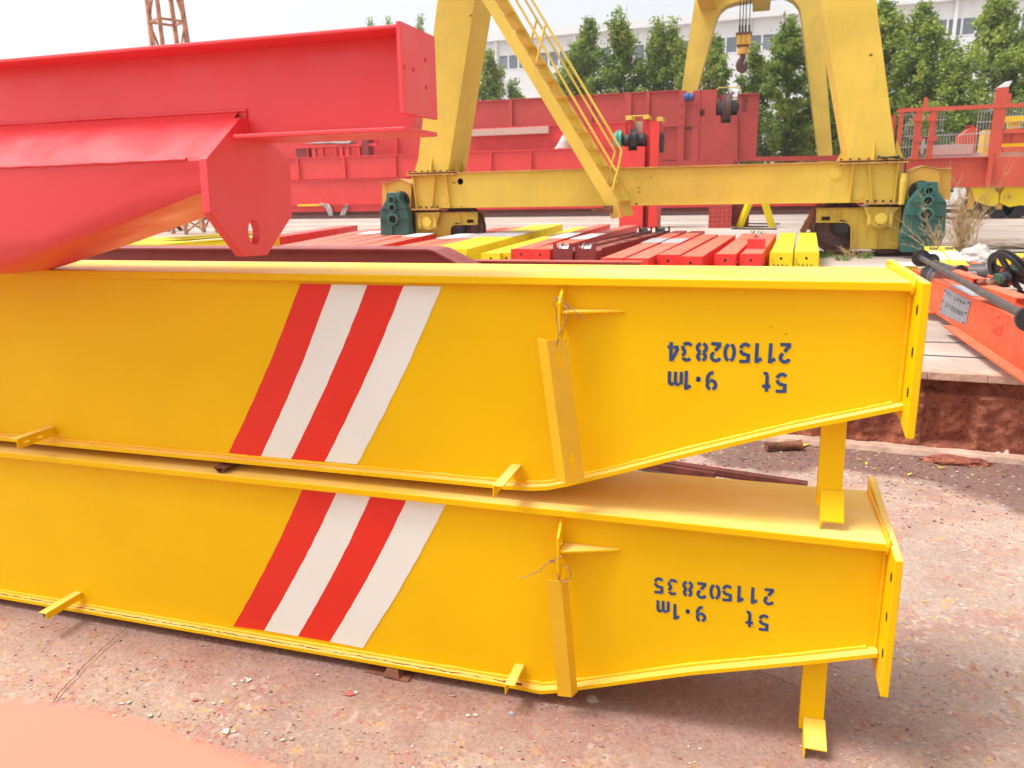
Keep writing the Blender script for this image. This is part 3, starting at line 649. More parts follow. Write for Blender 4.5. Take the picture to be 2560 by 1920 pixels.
# ================================================================ RED GIRDER RESTING ACROSS THE STACK
R1 = zf(0, 0, 2.011)
def red_girder():
    t = thing('crane_girder', 'glossy red girder with lifting eye plate lying on top of yellow stack', 'girder', (-3, 1.93, 1.29))
    yc = 1.93; zt = onY(R1(0, 297), 1.83).z; X0 = -7.5; Xe = onY(R1(1990, 135), 1.83).x
    mb = MB(); mb.box(X0, Xe, 1.83, 2.04, zt-.010, zt); mb.build('top_flange', M['red'], t, bevel=.003)
    zl = onY(R1(1190, 690), 1.83).z
    mb = MB(); mb.box(X0, Xe-.008, yc-.005, yc+.005, zl+.008, zt-.010); mb.build('web', M['red'], t)
    xa = -1.335
    mb = MB(); mb.box(xa, -.835, 1.83, 2.04, zl-.004, zl+.008); mb.build('lower_flange', M['red'], t, bevel=.003)
    mb = MB()
    E_ = [onY(R1(*p), 1.83) for p in ((1990, 110), (2015, 570))]
    zt_, zb2 = E_[0].z, E_[1].z; xp = Xe
    hs_ = []
    for p in ((2034, 336), (2080, 350), (2138, 303), (2144, 440)):
        h = onX(R1(*p), xp+.012); hs_.append(circ(h.y, h.z, .0055, 12))
    mb.yz([(1.83, zt_+.002), (2.045, zt_+.004), (2.045, zb2+.002), (1.83, zb2)], xp, xp+.012, hs_); mb.build('end_plate', M['red'], t, bevel=.002)
    # trough-shaped box: cross-section polygons (Y, Z), lofted
    xo = -1.378
    O = [onX(R1(*p), xo+.026) for p in ((1210, 590), (1040, 795), (1060, 1070), (1225, 1290), (1345, 1283), (1470, 1085), (1462, 820), (1385, 720))]
    OY = [(v.y, v.z) for v in O]
    eyeh = [onX(R1(*p), xo+.026) for p in ((1277, 1105), (1303, 1170), (1285, 1230), (1256, 1170))]
    cy = (eyeh[1].y+eyeh[3].y)/2; cz = (eyeh[0].z+eyeh[2].z)/2; ry = (eyeh[1].y-eyeh[3].y)/2+.004; rz = (eyeh[0].z-eyeh[2].z)/2
    loop = [(yc-.006, zl+.075), OY[1], OY[2], OY[3], OY[4], OY[5], OY[6], (yc+.006, zl+.075)]
    loop[0] = (OY[0][0], OY[0][1]); loop[-1] = (2*yc-OY[0][0]+.01, OY[0][1]-.012)
    mb = MB(); mb.yz(loop, xo, xo+.026, [circ(cy, cz, ry, 24, rz)]); mb.build('lifting_plate', M['red'], t, bevel=.0025)
    ysh, zsh = OY[1][0]+.006, OY[1][1]-.002; zw = onY(R1(600, 595), yc).z
    zshb = onY(R1(0, 850), ysh).z; zlow_end = 0
    zbot = upper['zt']+.001
    TC = lambda x, y: (x*.63, y*.63+200)
    yg0 = yc-.075; g0, g1 = onY(TC(330, 650), (yg0+ysh+.05)/2), onY(TC(800, 445), ysh+.018)
    f0, f1, f2 = onY(TC(190, 690), ysh+.012), onY(TC(640, 382), ysh+.006), onY(TC(800, 376), ysh+.004)
    def lin(x, pts_):
        if x <= pts_[0][0]: return pts_[0][1]
        for (xa_, za_), (xb_, zb2_) in zip(pts_, pts_[1:]):
            if x <= xb_: return za_+(zb2_-za_)*(x-xa_)/(xb_-xa_)
        return pts_[-1][1]
    sl_ = (g1.z-g0.z)/(g1.x-g0.x); xg = g0.x-(g0.z-zbot)/sl_
    zG = lambda x: lin(x, [(xg, zbot), (g1.x, g1.z)])
    zF = lambda x: max(zG(x)+.004, lin(x, [(f0.x, zbot+.11), (f1.x, f1.z), (f2.x, f2.z)]))
    YG = lambda x: lin(x, [(xg, yg0), (xg+.35*(g1.x-xg), ysh+.055), (g1.x, ysh+.018)])
    def zS(x): return zshb+(zsh-zshb)*max(0, (x+2.6)/1.22) if x > -2.6 else zshb
    xs_ = [X0, -5, -4, -3.4, -3]+[-2.9+i*.04 for i in range(40)]; xs_ = [x for x in xs_ if x < xo-.001]+[xo]
    mb = MB()
    def strip(rows, sm):
        L = len(rows[0]); n0 = len(mb.v)
        for r_ in rows: mb.v += r_
        for i in range(len(rows)-1):
            for j in range(L-1): a = n0+i*L+j; mb.f.append((a, a+1, a+L+1, a+L)); mb.sm.append(sm)
    for sgn in (1, -1):
        Yv = (lambda y: y) if sgn == 1 else (lambda y: 2*yc-y)
        strip([[(x, Yv(yc-.006), zw-.002), (x, Yv(ysh+.010), zS(x)+.008), (x, Yv(ysh+.003), zS(x)+.004), (x, Yv(ysh), zS(x)-.003)] for x in xs_], False)
        rows = []
        for x in xs_:
            zs, zf_, zg = zS(x)-.003, zF(x), zG(x); r_ = [(x, Yv(ysh), zs)]
            for k_ in range(1, 6): r_.append((x, Yv(ysh+.008*k_/5), zs+(zf_-zs)*k_/5*.98))
            for k_ in range(1, 7): a = k_/6*math.pi/2; r_.append((x, Yv(ysh+.008+(YG(x)-ysh-.008)*(1-math.cos(a))), zf_+(zg-zf_)*math.sin(a)))
            rows.append(r_)
        strip(rows, True)
        strip([[(x, Yv(YG(x)), zG(x)), (x, Yv(yc), zG(x))] for x in xs_], False)
    tr = mb.build('trough_box', M['red'], t)
    mb = MB(); rnd = random.Random(9); path = []; x = -4.5
    while x < xo-.01: zs = zS(x); path.append((x, ysh-.001, zs+.001+rnd.uniform(-.0012, .0012))); x += .035
    mb.tube(path, [rnd.uniform(.0035, .0055) for _ in path], 6)
    path = []; x = -4.5
    while x < xo+.03: path.append((x, yc-.006, zw+.001+rnd.uniform(-.001, .001))); x += .035
    mb.tube(path, [rnd.uniform(.004, .006) for _ in path], 6)
    mb.tube([(xo+.022, yc-.008, zw-.005-i*.008+rnd.uniform(-.002, .002)) for i in range(8)], [rnd.uniform(.004, .007) for _ in range(8)], 6)
    mb.build('weld_bead', M['red'], t)
red_girder()
# small red block that chocks the red girder
mb = MB(); c = onZ(q(135, 568), 1.289); mb.hexa([(c.x-.10, 2.14, 1.288), (c.x+.0, 2.14, 1.288), (c.x+.0, 2.28, 1.288), (c.x-.10, 2.28, 1.288)], [(c.x-.09, 2.15, 1.315), (c.x-.004, 2.15, 1.315), (c.x-.004, 2.27, 1.315), (c.x-.09, 2.27, 1.315)])
tag(mb.build('chock_block', M['red'], bevel=.003), 'small red steel chock under the glossy red girder', 'chock')

# out-of-focus salmon girder close to the camera
def salmon():
    zt = 1.33; P_ = [onZ(q(*p), zt) for p in ((-330, 1500), (0, 1508), (150, 1520), (300, 1550), (450, 1603), (620, 1659), (820, 1740))]
    t = thing('crane_girder', 'blurred salmon painted girder end close to the camera at lower left', 'girder', (-.6, .2, 0))
    lp_ = [(v.x, v.y) for v in P_]; lp_ = [(-2.5, lp_[0][1]-.03)]+lp_; lp_ += [(lp_[-1][0]+.02, .05), (lp_[-1][0]+.0, -.4), (-2.5, -.4)]
    mb = MB(); mb.plate([(x, y, zt-.02) for x, y in lp_], (0, 0, .02)); mb.build('top_flange', M['salmon'], t, bevel=.006)
    ins = [(x, y-.04) for x, y in lp_[1:-3]]
    ins = [(-2.5, ins[0][1])]+ins+[(ins[-1][0], -.36), (-2.5, -.36)]
    mb = MB(); mb.plate([(x, y, .52) for x, y in ins], (0, 0, zt-.02-.52)); mb.build('web', M['salmon'], t)
    mb = MB(); mb.plate([(x, y, .50) for x, y in lp_], (0, 0, .02)); mb.build('bottom_flange', M['salmon'], t)
    tb = thing('timber_block', 'timber sleeper that carries the blurred salmon girder', 'timber', (-1, 0, 0))
    mb = MB(); mb.box(-1.2, -1.0, -.4, .3, .0, .25); mb.box(-1.25, -1.05, -.38, .28, .251, .499); mb.build('sleeper', M['timber'], tb)
salmon()
# ================================================================ END CARRIAGES IN A ROW
A_ = zf(1080, 540, 4.254); B_ = zf(1560, 540, 4.254); D_ = zf(560, 440, 3.95)
CZ = .85
ROWG = 'end carriages laid in a row behind the girders'
def carriage(lbl, nl, nr, fr, mat, num=None, Z=CZ, sheet=None, wheels=False, nmat='chalk', depth=None, name='end_carriage', lug=True, wpx=0):
    a = onZ(nl, Z); b = onZ(nr, Z); c = onZ(fr, Z); wd = max(.16, min(.36, (b-a).length))
    ax = Vector((c.x-b.x, c.y-b.y, 0)); L = ax.length; ax.normalize(); sd_ = Vector((ax.y, -ax.x, 0))
    mid = (a+b)/2; z0 = PZ+.035; base = Vector((mid.x, mid.y, z0))
    t = thing(name, lbl, 'end carriage', base, ROWG)
    def W_(s_, d, z): return base+sd_*s_+ax*d+Vector((0, 0, z))
    H_ = Z-z0; h = wd/2
    def bx(mb, s0, s1, d0, d1, za, zb2): return mb.hexa([W_(s0, d0, za), W_(s1, d0, za), W_(s1, d1, za), W_(s0, d1, za)], [W_(s0, d0, zb2), W_(s1, d0, zb2), W_(s1, d1, zb2), W_(s0, d1, zb2)])
    top = H_
    if not wheels:
        mb = MB(); bx(mb, -h, h, .012, L, 0, H_); mb.build('box_beam', mat, t, bevel=.005)
    else:
        mb = MB(); bx(mb, -h, h, .012, L, 0, H_-.012); bx(mb, -h, -h+.012, .3, L-.3, H_-.012, H_+.01); bx(mb, h-.012, h, .3, L-.3, H_-.012, H_+.01)
        mb.build('box_beam', mat, t)
        for f in (.33, .45, .62):
            mb = MB(); bx(mb, -.045, .045, L*f, L*f+.10, H_-.0119, H_-.008); mb.build('slot', M['hole'], t)
        for d in (.13, L-.14):
            mb = MB(); mb.lathe(W_(-.055, d, H_-.035), sd_, [(0, .0), (0, .115), (.012, .115), (.016, .095), (.094, .095), (.098, .115), (.11, .115), (.11, 0)], 28)
            mb.cyl(W_(-h+.01, d, H_-.035), W_(h-.01, d, H_-.035), .03); mb.build('wheel', M['steel'], t)
    # end plate, with bolt hole, studs
    mb = MB()
    zz = H_+(.0 if not wheels else 0)
    lo = [W_(-h-.004, 0, -.01), W_(h+.004, 0, -.01), W_(h+.004, 0, zz+.004)]
    if wheels: lo += [W_(h+.004, 0, zz+.085), W_(h-.04, 0, zz+.085), W_(h-.04, 0, zz+.02), W_(-h+.04, 0, zz+.02), W_(-h+.04, 0, zz+.085), W_(-h-.004, 0, zz+.085)]
    lo += [W_(-h-.004, 0, zz+.004)]
    mb.plate(lo, ax*.011); mb.build('end_plate', mat, t)
    if wheels:
        mb = MB(); lo2 = [W_(h, L-.01, 0), W_(h, L-.01, H_+.085), W_(h-.03, L-.01, H_+.085), W_(h-.03, L-.01, H_+.01), W_(-h+.03, L-.01, H_+.01), W_(-h+.03, L-.01, H_+.085), W_(-h, L-.01, H_+.085), W_(-h, L-.01, 0)]
        mb.plate(lo2, ax*.011); mb.build('end_plate', mat, t)
    mb = MB()
    if not wheels: mb.cyl(W_(0, -.002, H_-.062), W_(0, -.0005, H_-.062), .014, n=14)
    else:
        for s_ in (-.03, 0, .03): mb.cyl(W_(s_, -.002, H_-.075+abs(s_)*.2), W_(s_, -.0005, H_-.075+abs(s_)*.2), .006, n=8)
    mb.build('bolt_hole', M['hole'], t)
    for s_ in (-h+.014, h-.014):
        mb = MB(); mb.cyl(W_(s_, -.011, H_-.06), W_(s_, 0, H_-.06), .012, n=6); mb.build('bolt', mat, t)
    if lug:
        mb = MB(); bx(mb, h+.0045, h+.018, .04, .30, H_-.10, H_-.092); mb.build('side_lug', mat, t)
    if num:
        mb = MB(); gh = .042; text_line(mb, num, W_(-h*.62, -.0025, H_-.142), sd_*gh, Vector((0, 0, gh)), -ax, 1.05, .13); mb.build('number_lettering', M[nmat], t)
    if sheet:
        f0, f1, mt = sheet; mb = MB(); bx(mb, -h-.012, h+.012, L*f0, L*f1, H_+.0015, H_+.006); mb.build('cover_sheet', M[mt], t)
    return t, W_, H_, L, h
Y_, RC, MR = M['yelcar'], M['redcar'], M['maroon']
BX = lambda x: x
carriage('rightmost lemon yellow end carriage in the row, stencilled 2940, beside the gantry wheel', B_(1825, 390), B_(2063, 385), B_(2035, 170), Y_, '2940', nmat='blackmark')
carriage('left one of the pair of lemon yellow end carriages stencilled 2940', B_(1555, 390), B_(1795, 390), B_(1825, 178), Y_, '2940', nmat='blackmark')
r = carriage('red end carriage numbered 2512 with a bright red block on top', B_(1240, 405), B_(1465, 410), B_(1622, 190), RC, '2512')
t_, W_, H_, L_, h_ = r
blk = MB(); 
def bxx(mb, W_, s0, s1, d0, d1, za, zb2): return mb.hexa([W_(s0, d0, za), W_(s1, d0, za), W_(s1, d1, za), W_(s0, d1, za)], [W_(s0, d0, zb2), W_(s1, d0, zb2), W_(s1, d1, zb2), W_(s0, d1, zb2)])
bxx(blk, W_, -h_+.01, h_-.02, .85, .87, H_+.001, H_+.11); bxx(blk, W_, -h_+.01, h_-.02, .871, 1.15, H_+.09, H_+.11); bxx(blk, W_, -h_+.01, -h_+.025, .871, 1.15, H_+.001, H_+.089); bxx(blk, W_, h_-.035, h_-.02, .871, 1.15, H_+.001, H_+.089)
tag(blk.build('steel_bracket', M['redbg'], at=W_(0, 1, H_)), 'bright red folded bracket sitting on a red end carriage', 'bracket')
carriage('red end carriage numbered 2513 left of the one carrying the red block', B_(968, 408), B_(1190, 410), B_(1418, 187), RC, '2513')
carriage('plain red end carriage just left of the 2513 one', B_(595, 432), B_(825, 436), B_(1188, 203), RC)
carriage('plain red end carriage, second left of the 2513 one', B_(357, 412), B_(580, 418), B_(1000, 195), RC)
carriage('red end carriage with a grey sheet on top, right one of its pair', B_(22, 450), B_(240, 458), B_(855, 158), RC, sheet=(.42, .60, 'greyplate'))
carriage('red end carriage with a grey sheet on top, just right of the maroon wheeled pair', B_(-237, 447), B_(-27, 452), B_(670, 155), RC, sheet=(.42, .60, 'greyplate'))
carriage('maroon end carriage with upright wheels, right one of the pair', A_(1518, 365), A_(1745, 365), B_(490, 162), MR, '18', wheels=True)
carriage('maroon end carriage with upright wheels, left one beside the 7464 carriage', A_(1288, 365), A_(1495, 365), B_(300, 162), MR, '800', wheels=True)
carriage('orange red end carriage with a white sheet, next to the maroon wheeled pair', A_(1050, 355), A_(1248, 358), A_(2180, 97), RC, '7464', sheet=(.30, .52, 'whitebar'))
carriage('orange red end carriage with a white sheet, next to the low lemon yellow one', A_(848, 352), A_(1045, 355), A_(1893, 85), RC, '7469', sheet=(.30, .52, 'whitebar'))
carriage('low lemon yellow end carriage left of the 7469 carriage', A_(533, 395), A_(715, 398), A_(1640, 118), Y_, Z=.80)
carriage('low lemon yellow end carriage hidden against the 7469 carriage', A_(730, 392), A_(846, 394), A_(1760, 108), Y_, Z=.795)
carriage('tall lemon yellow end carriage with a grey sheet, in the middle of the row', A_(160, 350), A_(352, 355), A_(1383, 85), Y_, sheet=(.34, .56, 'greyplate'), Z=.86)
carriage('lemon yellow end carriage with a grey sheet, left one of the tall pair', A_(-60, 348), A_(140, 350), A_(1210, 92), Y_, sheet=(.36, .58, 'greyplate'), Z=.86)
carriage('dull red end carriage right of the wheeled one, its top half covered', A_(-290, 350), A_(-90, 352), A_(1000, 115), RC, sheet=(.36, .58, 'greyplate'), Z=.855)
carriage('dull red end carriage between the yellow pair and the wheeled carriage', A_(-520, 350), A_(-320, 352), A_(805, 120), RC, sheet=(.36, .58, 'whitebar'), Z=.85)
tg = carriage('bright red end carriage with a cable drum wheel at its far end', A_(-950, 352), A_(-730, 355), A_(385, 105), RC, sheet=(.40, .55, 'whitebar'), Z=.86)
c_ = tg[1](0, tg[3]+.10, tg[2]-.02)
mb = MB(); mb.lathe(c_, (1, .15, 0), [(0, 0), (0, .12), (.02, .12), (.025, .10), (.10, .10), (.105, .12), (.125, .12), (.125, 0)], 24); mb.build('wheel', M['steel'], tg[0])
mb = MB(); mb.box(c_.x+.15, c_.x+.20, c_.y-.05, c_.y+.1, CZ-.25, CZ+.06); mb.box(c_.x+.22, c_.x+.30, c_.y-.05, c_.y+.1, CZ-.25, CZ+.03); mb.build('end_plate', MR, tg[0])
lb = ('faded red end carriage left of the wheeled one', 'faded red end carriage, second left of the wheeled one', 'faded red end carriage, third left of the wheeled one', 'faded red end carriage nearest the bright red box on the left')
for i, fx in enumerate((120, -110, -330, -540)):
    carriage(lb[i], A_(-1180-i*210, 350), A_(-985-i*210, 353), A_(fx, 118+i*6), RC, sheet=(.62, .78, 'whitebar') if i in (0, 2) else None, Z=.845-.004*i)
p1, p2 = onZ(D_(1320, 478), .90), onZ(D_(560, 592), .90)
carriage('bright red box beam lying slightly higher at the left end of the row', (D_(160, 640)[0], D_(160, 640)[1]), D_(480, 600), D_(1322, 478), M['redbg'], Z=.90, sheet=(.02, .1, 'redbg') , lug=False)
# timber sleepers under the row
for i, Y in enumerate((9.9, 12.2)):
    mb = MB(); 
    mb.box(-7.5, .9, Y, Y+.12, PZ, PZ+.034); tag(mb.build('timber_sleeper', M['timber'], at=(-3, Y, PZ)), ('near' if i == 0 else 'far')+' flat timber under the row of end carriages', 'timber', 'timbers under the end carriages')

# maroon girder behind the yellow stack, with its tapered end
def maroon():
    zt = 1.10; z3 = zf(1000, 0, 2.44)
    e0 = onZ(D_(2040, 722), zt); Yn = e0.y; Yb = onZ(D_(2040, 690), zt).y
    Yb = Yn+.36
    xe = e0.x; xt = onY(q(1000, 575), Yn).x; zl = onY(q(1000, 575), Yn).z
    t = thing('crane_girder', 'dark maroon girder with sloping end lying behind the yellow stack', 'girder', (-4, Yn, PZ))
    prof = [(-9, zt), (xe-.03, zt), (xe+.02, zt-.01), (xt, zl), (xt+.5, zl-.25)]
    mb = MB()
    for i in range(len(prof)-1):
        (xa, za), (xb, zb2) = prof[i], prof[i+1]
        mb.hexa([(xa, Yn, za-.014), (xb, Yn, zb2-.014), (xb, Yb, zb2-.014), (xa, Yb, za-.014)], [(xa, Yn, za), (xb, Yn, zb2), (xb, Yb, zb2), (xa, Yb, za)])
    mb.build('top_flange', MR, t)
    mb = MB(); mb.xz([(-9, PZ+.05), (xt+.5, PZ+.05), (xt+.5, zl-.26), (xt, zl-.014), (xe, zt-.014), (-9, zt-.014)], Yn+.06, Yn+.07); mb.build('web', MR, t)
    mb = MB(); mb.box(-9, xt+.55, Yn, Yb, PZ+.035, PZ+.05); mb.build('bottom_flange', MR, t)
    z2b = onY(q(1380, 566), Yn+.5).z; x2 = onY(q(1385, 566), Yn+.5).x; x1 = onY(q(985, 563), Yn+.5).x
    t = thing('steel_plate', 'flat dull red plate girder edge just showing right of the maroon girder', 'girder', (x2, Yn+.5, PZ))
    mb = MB(); mb.box(x1-1.5, x2, Yn+.5, Yn+.64, z2b-.012, z2b); mb.build('top_flange', M['reddark'], t)
    mb = MB(); mb.box(x1-1.5, x2-.03, Yn+.6, Yn+.61, PZ+.02, z2b-.012); mb.build('web', M['reddark'], t)
maroon()
# lemon yellow girders at the left
for i, (ya, yb, lbl) in enumerate(((527, 521, 'nearest lemon yellow girder behind the maroon one on the left'), (519.5, 515.5, 'second lemon yellow girder behind the maroon one on the left'), (514.8, 512, 'farthest lemon yellow girder under the lattice mast'))):
    zt = .93; a = onZ(q(300, ya), zt); b = onZ(q(300, yb), zt); xe = onZ(q(560-i*20, ya), zt).x
    t = thing('crane_girder', lbl, 'girder', (-9, a.y, PZ), 'lemon yellow girders at the left')
    mb = MB(); mb.xz([(-16, zt-.015), (-16, zt), (xe-1.6, zt), (xe-.0, zt+.10), (xe, zt+.085), (xe-1.6, zt-.015)], a.y, b.y); mb.build('top_flange', Y_, t)
    mb = MB(); mb.xz([(-16, PZ+.05), (xe-.05, PZ+.05), (xe-.05, zt+.07), (xe-1.6, zt-.016), (-16, zt-.016)], a.y+.05, b.y-.05); mb.build('web', Y_, t)
    if i == 0:
        mb = MB(); L = [(xe-1.2, a.y+.1, zt+.028), (xe-.15, a.y+.1, zt+.094), (xe-.15, b.y-.1, zt+.094), (xe-1.2, b.y-.1, zt+.028)]; mb.plate(L, (0, 0, .006)); mb.build('cover_sheet', M['whitebar'], t)

# ================================================================ GANTRY CRANE
Z2 = zf(1000, 0, 2.44); Z3 = zf(1700, 0, 2.44); G6 = zf(940, 380, 6.144); G7 = zf(2000, 380, 5.53)
GY = 13.0
def gp(p, Y=GY): return onY(p, Y)
def gantry():
    t = thing('gantry_crane', 'tall weathered yellow gantry crane standing on rails with stair up its side', 'gantry crane', (-1.5, 13.35, PZ))
    g, gr = M['gantry'], M['gantryrust']
    xl, xr = gp(Z2(80, 1050)).x, gp(Z3(1365, 980)).x
    zt = (gp(Z2(410, 1048)).z+gp(Z3(0, 1012)).z)/2; zb = gp(Z3(0, 1250)).z
    YB = GY+.75
    holes = []
    for p, r in ((G6(1295, 453), None),):
        c = gp(p); holes.append(circ(c.x, c.z, .055, 18))
    cut0 = gp(G6(700, 880)).x; cut1 = gp(Z3(1345, 1235)).x
    lo = [(xl, zt-.02), (gp(G6(655, 870)).x, zb), (cut1, zb), (xr-.02, zt-.02)]
    mb = MB(); mb.xz(lo, GY, GY+.012, holes); mb.xz(lo, YB-.08, YB-.07)
    mb.xz([(xl+.1, zb+.012), (xr-.1, zb+.012), (xr-.1, zb), (xl+.1, zb)], GY-.03, YB); mb.build('sill_beam', g, t)
    mb = MB(); mb.box(xl-.02, xr+.02, GY-.04, YB+.02, zt-.02, zt); mb.build('sill_flange', gr, t)
    mb = MB(); mb.hexa([(xl+.1, GY+.3, zb), (xr-.1, GY+.3, zb), (xr-.1, GY+.31, zb), (xl+.1, GY+.31, zb)], [(xl+.1, GY+.3, zt-.02), (xr-.1, GY+.3, zt-.02), (xr-.1, GY+.31, zt-.02), (xl+.1, GY+.31, zt-.02)]); mb.build('inner_diaphragm', M['hole'], t)
    # stiffener ribs and circular covers on the beam
    for a, b in ((G6(925, 340), G6(880, 880)), (G6(1090, 340), G6(1150, 870)), (G6(590, 345), G6(645, 890)), (G7(725, 150), G7(675, 715)), (G7(935, 140), G7(990, 700)), (G7(1345, 135), G7(1295, 700))):
        a, b = gp(a), gp(b); mb = MB(); mb.hexa([(b.x-.006, GY-.001, zb+.002), (b.x+.006, GY-.001, zb+.002), (b.x+.006, GY-.07, zb+.002), (b.x-.006, GY-.07, zb+.002)], [(a.x-.006, GY-.001, zt-.021), (a.x+.006, GY-.001, zt-.021), (a.x+.006, GY-.10, zt-.021), (a.x-.006, GY-.10, zt-.021)]); mb.build('stiffener', g, t)
    for p, r in ((G6(1045, 732), .075), (G7(488, 295), .095), (G7(795, 575), .095)):
        c = gp(p); mb = MB(); mb.cyl((c.x, GY-.001, c.z), (c.x, GY-.012, c.z), r, n=28); mb.build('round_cover', g, t)
    # legs
    ZT = 11.0
    def leg(fl0, fl1, fr0, fr1, back, nm):
        a0, a1 = gp(fl0), gp(fl1); b0, b1 = gp(fr0), gp(fr1)
        def ext(u, v, z): k_ = (z-u.z)/(v.z-u.z); return u.x+(v.x-u.x)*k_
        z0 = zt+.012; dY = .85
        mb = MB(); mb.hexa([(ext(a0, a1, z0), GY-.02, z0), (ext(b0, b1, z0), GY-.02, z0), (ext(b0, b1, z0), GY+dY, z0), (ext(a0, a1, z0), GY+dY, z0)],
                           [(ext(a0, a1, ZT), GY-.02, ZT), (ext(b0, b1, ZT), GY-.02, ZT), (ext(b0, b1, ZT), GY+dY, ZT), (ext(a0, a1, ZT), GY+dY, ZT)])
        lg = mb.build(nm, g, t, bevel=.008)
        xa, xb = ext(a0, a1, z0), ext(b0, b1, z0)
        # flange lips along both front corners of the leg
        for e0, e1, s_ in ((a0, a1, -1), (b0, b1, 1)):
            mb = MB(); w2 = .03
            mb.hexa([(ext(e0, e1, z0)+s_*.001, GY-.035, z0), (ext(e0, e1, z0)+s_*w2, GY-.035, z0), (ext(e0, e1, z0)+s_*w2, GY-.021, z0), (ext(e0, e1, z0)+s_*.001, GY-.021, z0)], [(ext(e0, e1, ZT)+s_*.001, GY-.035, ZT), (ext(e0, e1, ZT)+s_*w2, GY-.035, ZT), (ext(e0, e1, ZT)+s_*w2, GY-.021, ZT), (ext(e0, e1, ZT)+s_*.001, GY-.021, ZT)])
        # foot flange, gussets and bolts
        mb = MB(); mb.box(xa-.14, xb+.14, GY-.12, GY+dY+.1, zt+.0005, zt+.0118); mb.build('foot_flange', gr, lg)
        mb = MB(); mb.box(xa-.15, xb+.15, GY-.12, GY+dY+.1, zt-.045, zt-.0205); mb.build('foot_flange', gr, lg)
        for x, s_ in ((xa, -1), (xb, 1)):
            mb = MB(); 
            mb.xz([(x, zt+.0119), (x+s_*.13, zt+.0119), (x+s_*.11, zt+.05), (x, zt+.30)], GY+.15, GY+.16); mb.build('gusset', g, lg); mb = MB(); mb.xz([(x, zt+.0119), (x+s_*.13, zt+.0119), (x+s_*.11, zt+.05), (x, zt+.30)], GY+.55, GY+.56); mb.build('gusset', g, lg)
        xm = xa+(xb-xa)*.5
        mb = MB(); mb.yz([(GY-.021, zt+.0119), (GY-.11, zt+.0119), (GY-.1, zt+.04), (GY-.021, zt+.28)], xm-.006, xm+.006); mb.build('gusset', g, lg)
        nb = 8
        for i in range(nb):
            x = xa-.11+(xb-xa+.22)*i/(nb-1); mb = MB(); mb.cyl((x, GY-.07, zt-.055), (x, GY-.07, zt+.04), .018, n=6); mb.build('bolt', M['bolt'], lg)
        for i in range(1, 4):
            mb = MB(); mb.cyl((xb+.08, GY+.2*i, zt-.055), (xb+.08, GY+.2*i, zt+.04), .018, n=6); mb.build('bolt', M['bolt'], lg)
    leg(Z2(105, 1035), Z2(228, 20), Z2(300, 1030), Z2(460, 0), None, 'leg')
    leg(Z3(1025, 960), Z3(862, 0), Z3(1318, 950), Z3(1195, 0), None, 'leg')
    # bogies: right one fully seen, the left one mirrored about the middle
    rx = gp(G7(1110, 915)).x; rz = gp(G7(1110, 915)).z
    lx = gp(G6(805, 1060)).x; lz = gp(G6(805, 1060)).z
    def bogie(cx, s, full):     # s=+1: wheel towards -x, gearbox towards +x
        X = lambda p: cx+s*(gp(p).x-rx); P = lambda p: (X(p), gp(p).z)
        pts = [G7(235, 790), G7(225, 970), G7(640, 972), G7(690, 1000), G7(712, 1040), G7(712, 1348), G7(1370, 1348), G7(1420, 770)]
        bg_ = MB(); hole = [P(p) for p in (G7(310, 895), G7(425, 895), G7(425, 950), G7(300, 950))]
        y0 = GY+.10; bg_.xz([P(p) for p in pts], y0, y0+.012, [hole]); bg_.xz([P(p) for p in pts], y0+.38, y0+.392)
        b = bg_.build('bogie_frame', M['bogie'], t, bevel=.006)
        mb = MB(); zz = P(pts[0])[1]; x0, x1 = sorted((X(pts[0])-.0, X(pts[-1]))); mb.box(x0, x1, y0-.03, y0+.42, zz+.001, zz+.014); mb.build('top_plate', gr, b)
        # rib along the wheel arch
        ar = [P(p) for p in (G7(225, 970), G7(640, 972), G7(690, 1000), G7(712, 1040), G7(712, 1348))]
        for i in range(len(ar)-1):
            mb = MB() if i == 0 else mb; mb.bar((ar[i][0], y0-.035, ar[i][1]), (ar[i+1][0], y0-.035, ar[i+1][1]), .07, .012, up=(0, 0, 1) if i < 3 else (1, 0, 0))
        mb.build('arch_rib', M['bogie'], b)
        for a_, c_ in ((G7(555, 795), G7(555, 970)), (G7(1080, 1120), G7(1080, 1345))):
            mb = MB(); (xa, za), (xb, zb2) = P(a_), P(c_); mb.box(xa-.005, xa+.005, y0-.05, y0-.0005, zb2, za); mb.build('stiffener', g, b)
        # saddle with pin
        cz = rz
        sad = [G7(880, 760), G7(935, 920), G7(970, 1000), G7(1040, 1040), G7(1110, 1055), G7(1190, 1030), G7(1250, 960), G7(1290, 860), G7(1380, 760)]
        mb = MB(); mb.xz([P(p) for p in sad], y0-.12, y0-.09); sdl = mb.build('saddle', M['bogie'], b, bevel=.008)
        mb = MB(); mb.cyl((cx, y0-.1205, cz), (cx, y0-.18, cz), .085, n=28); mb.build('pin', g, sdl, bevel=.008)
        for dx in (-.16, .14):
            mb = MB(); mb.box(cx+dx-.025, cx+dx+.025, y0-.145, y0-.1205, cz-.12, cz+.12); mb.build('keeper_plate', g, sdl)
            for dz in (-.09, .09):
                mb = MB(); mb.cyl((cx+dx, y0-.1455, cz+dz), (cx+dx, y0-.165, cz+dz), .018, n=6); mb.build('bolt', M['gantryrust'], sdl)
        x0, x1 = sorted((X(G7(870, 750)), X(G7(1400, 750))))
        zpl = gp(G7(1000, 745)).z
        mb = MB(); mb.box(x0, x1, GY-.10, GY+.7, zb-.014, zb-.0005); mb.box(x0, x1, GY-.10, GY+.7, zb-.03, zb-.016); mb.build('flange_plate', gr, b)
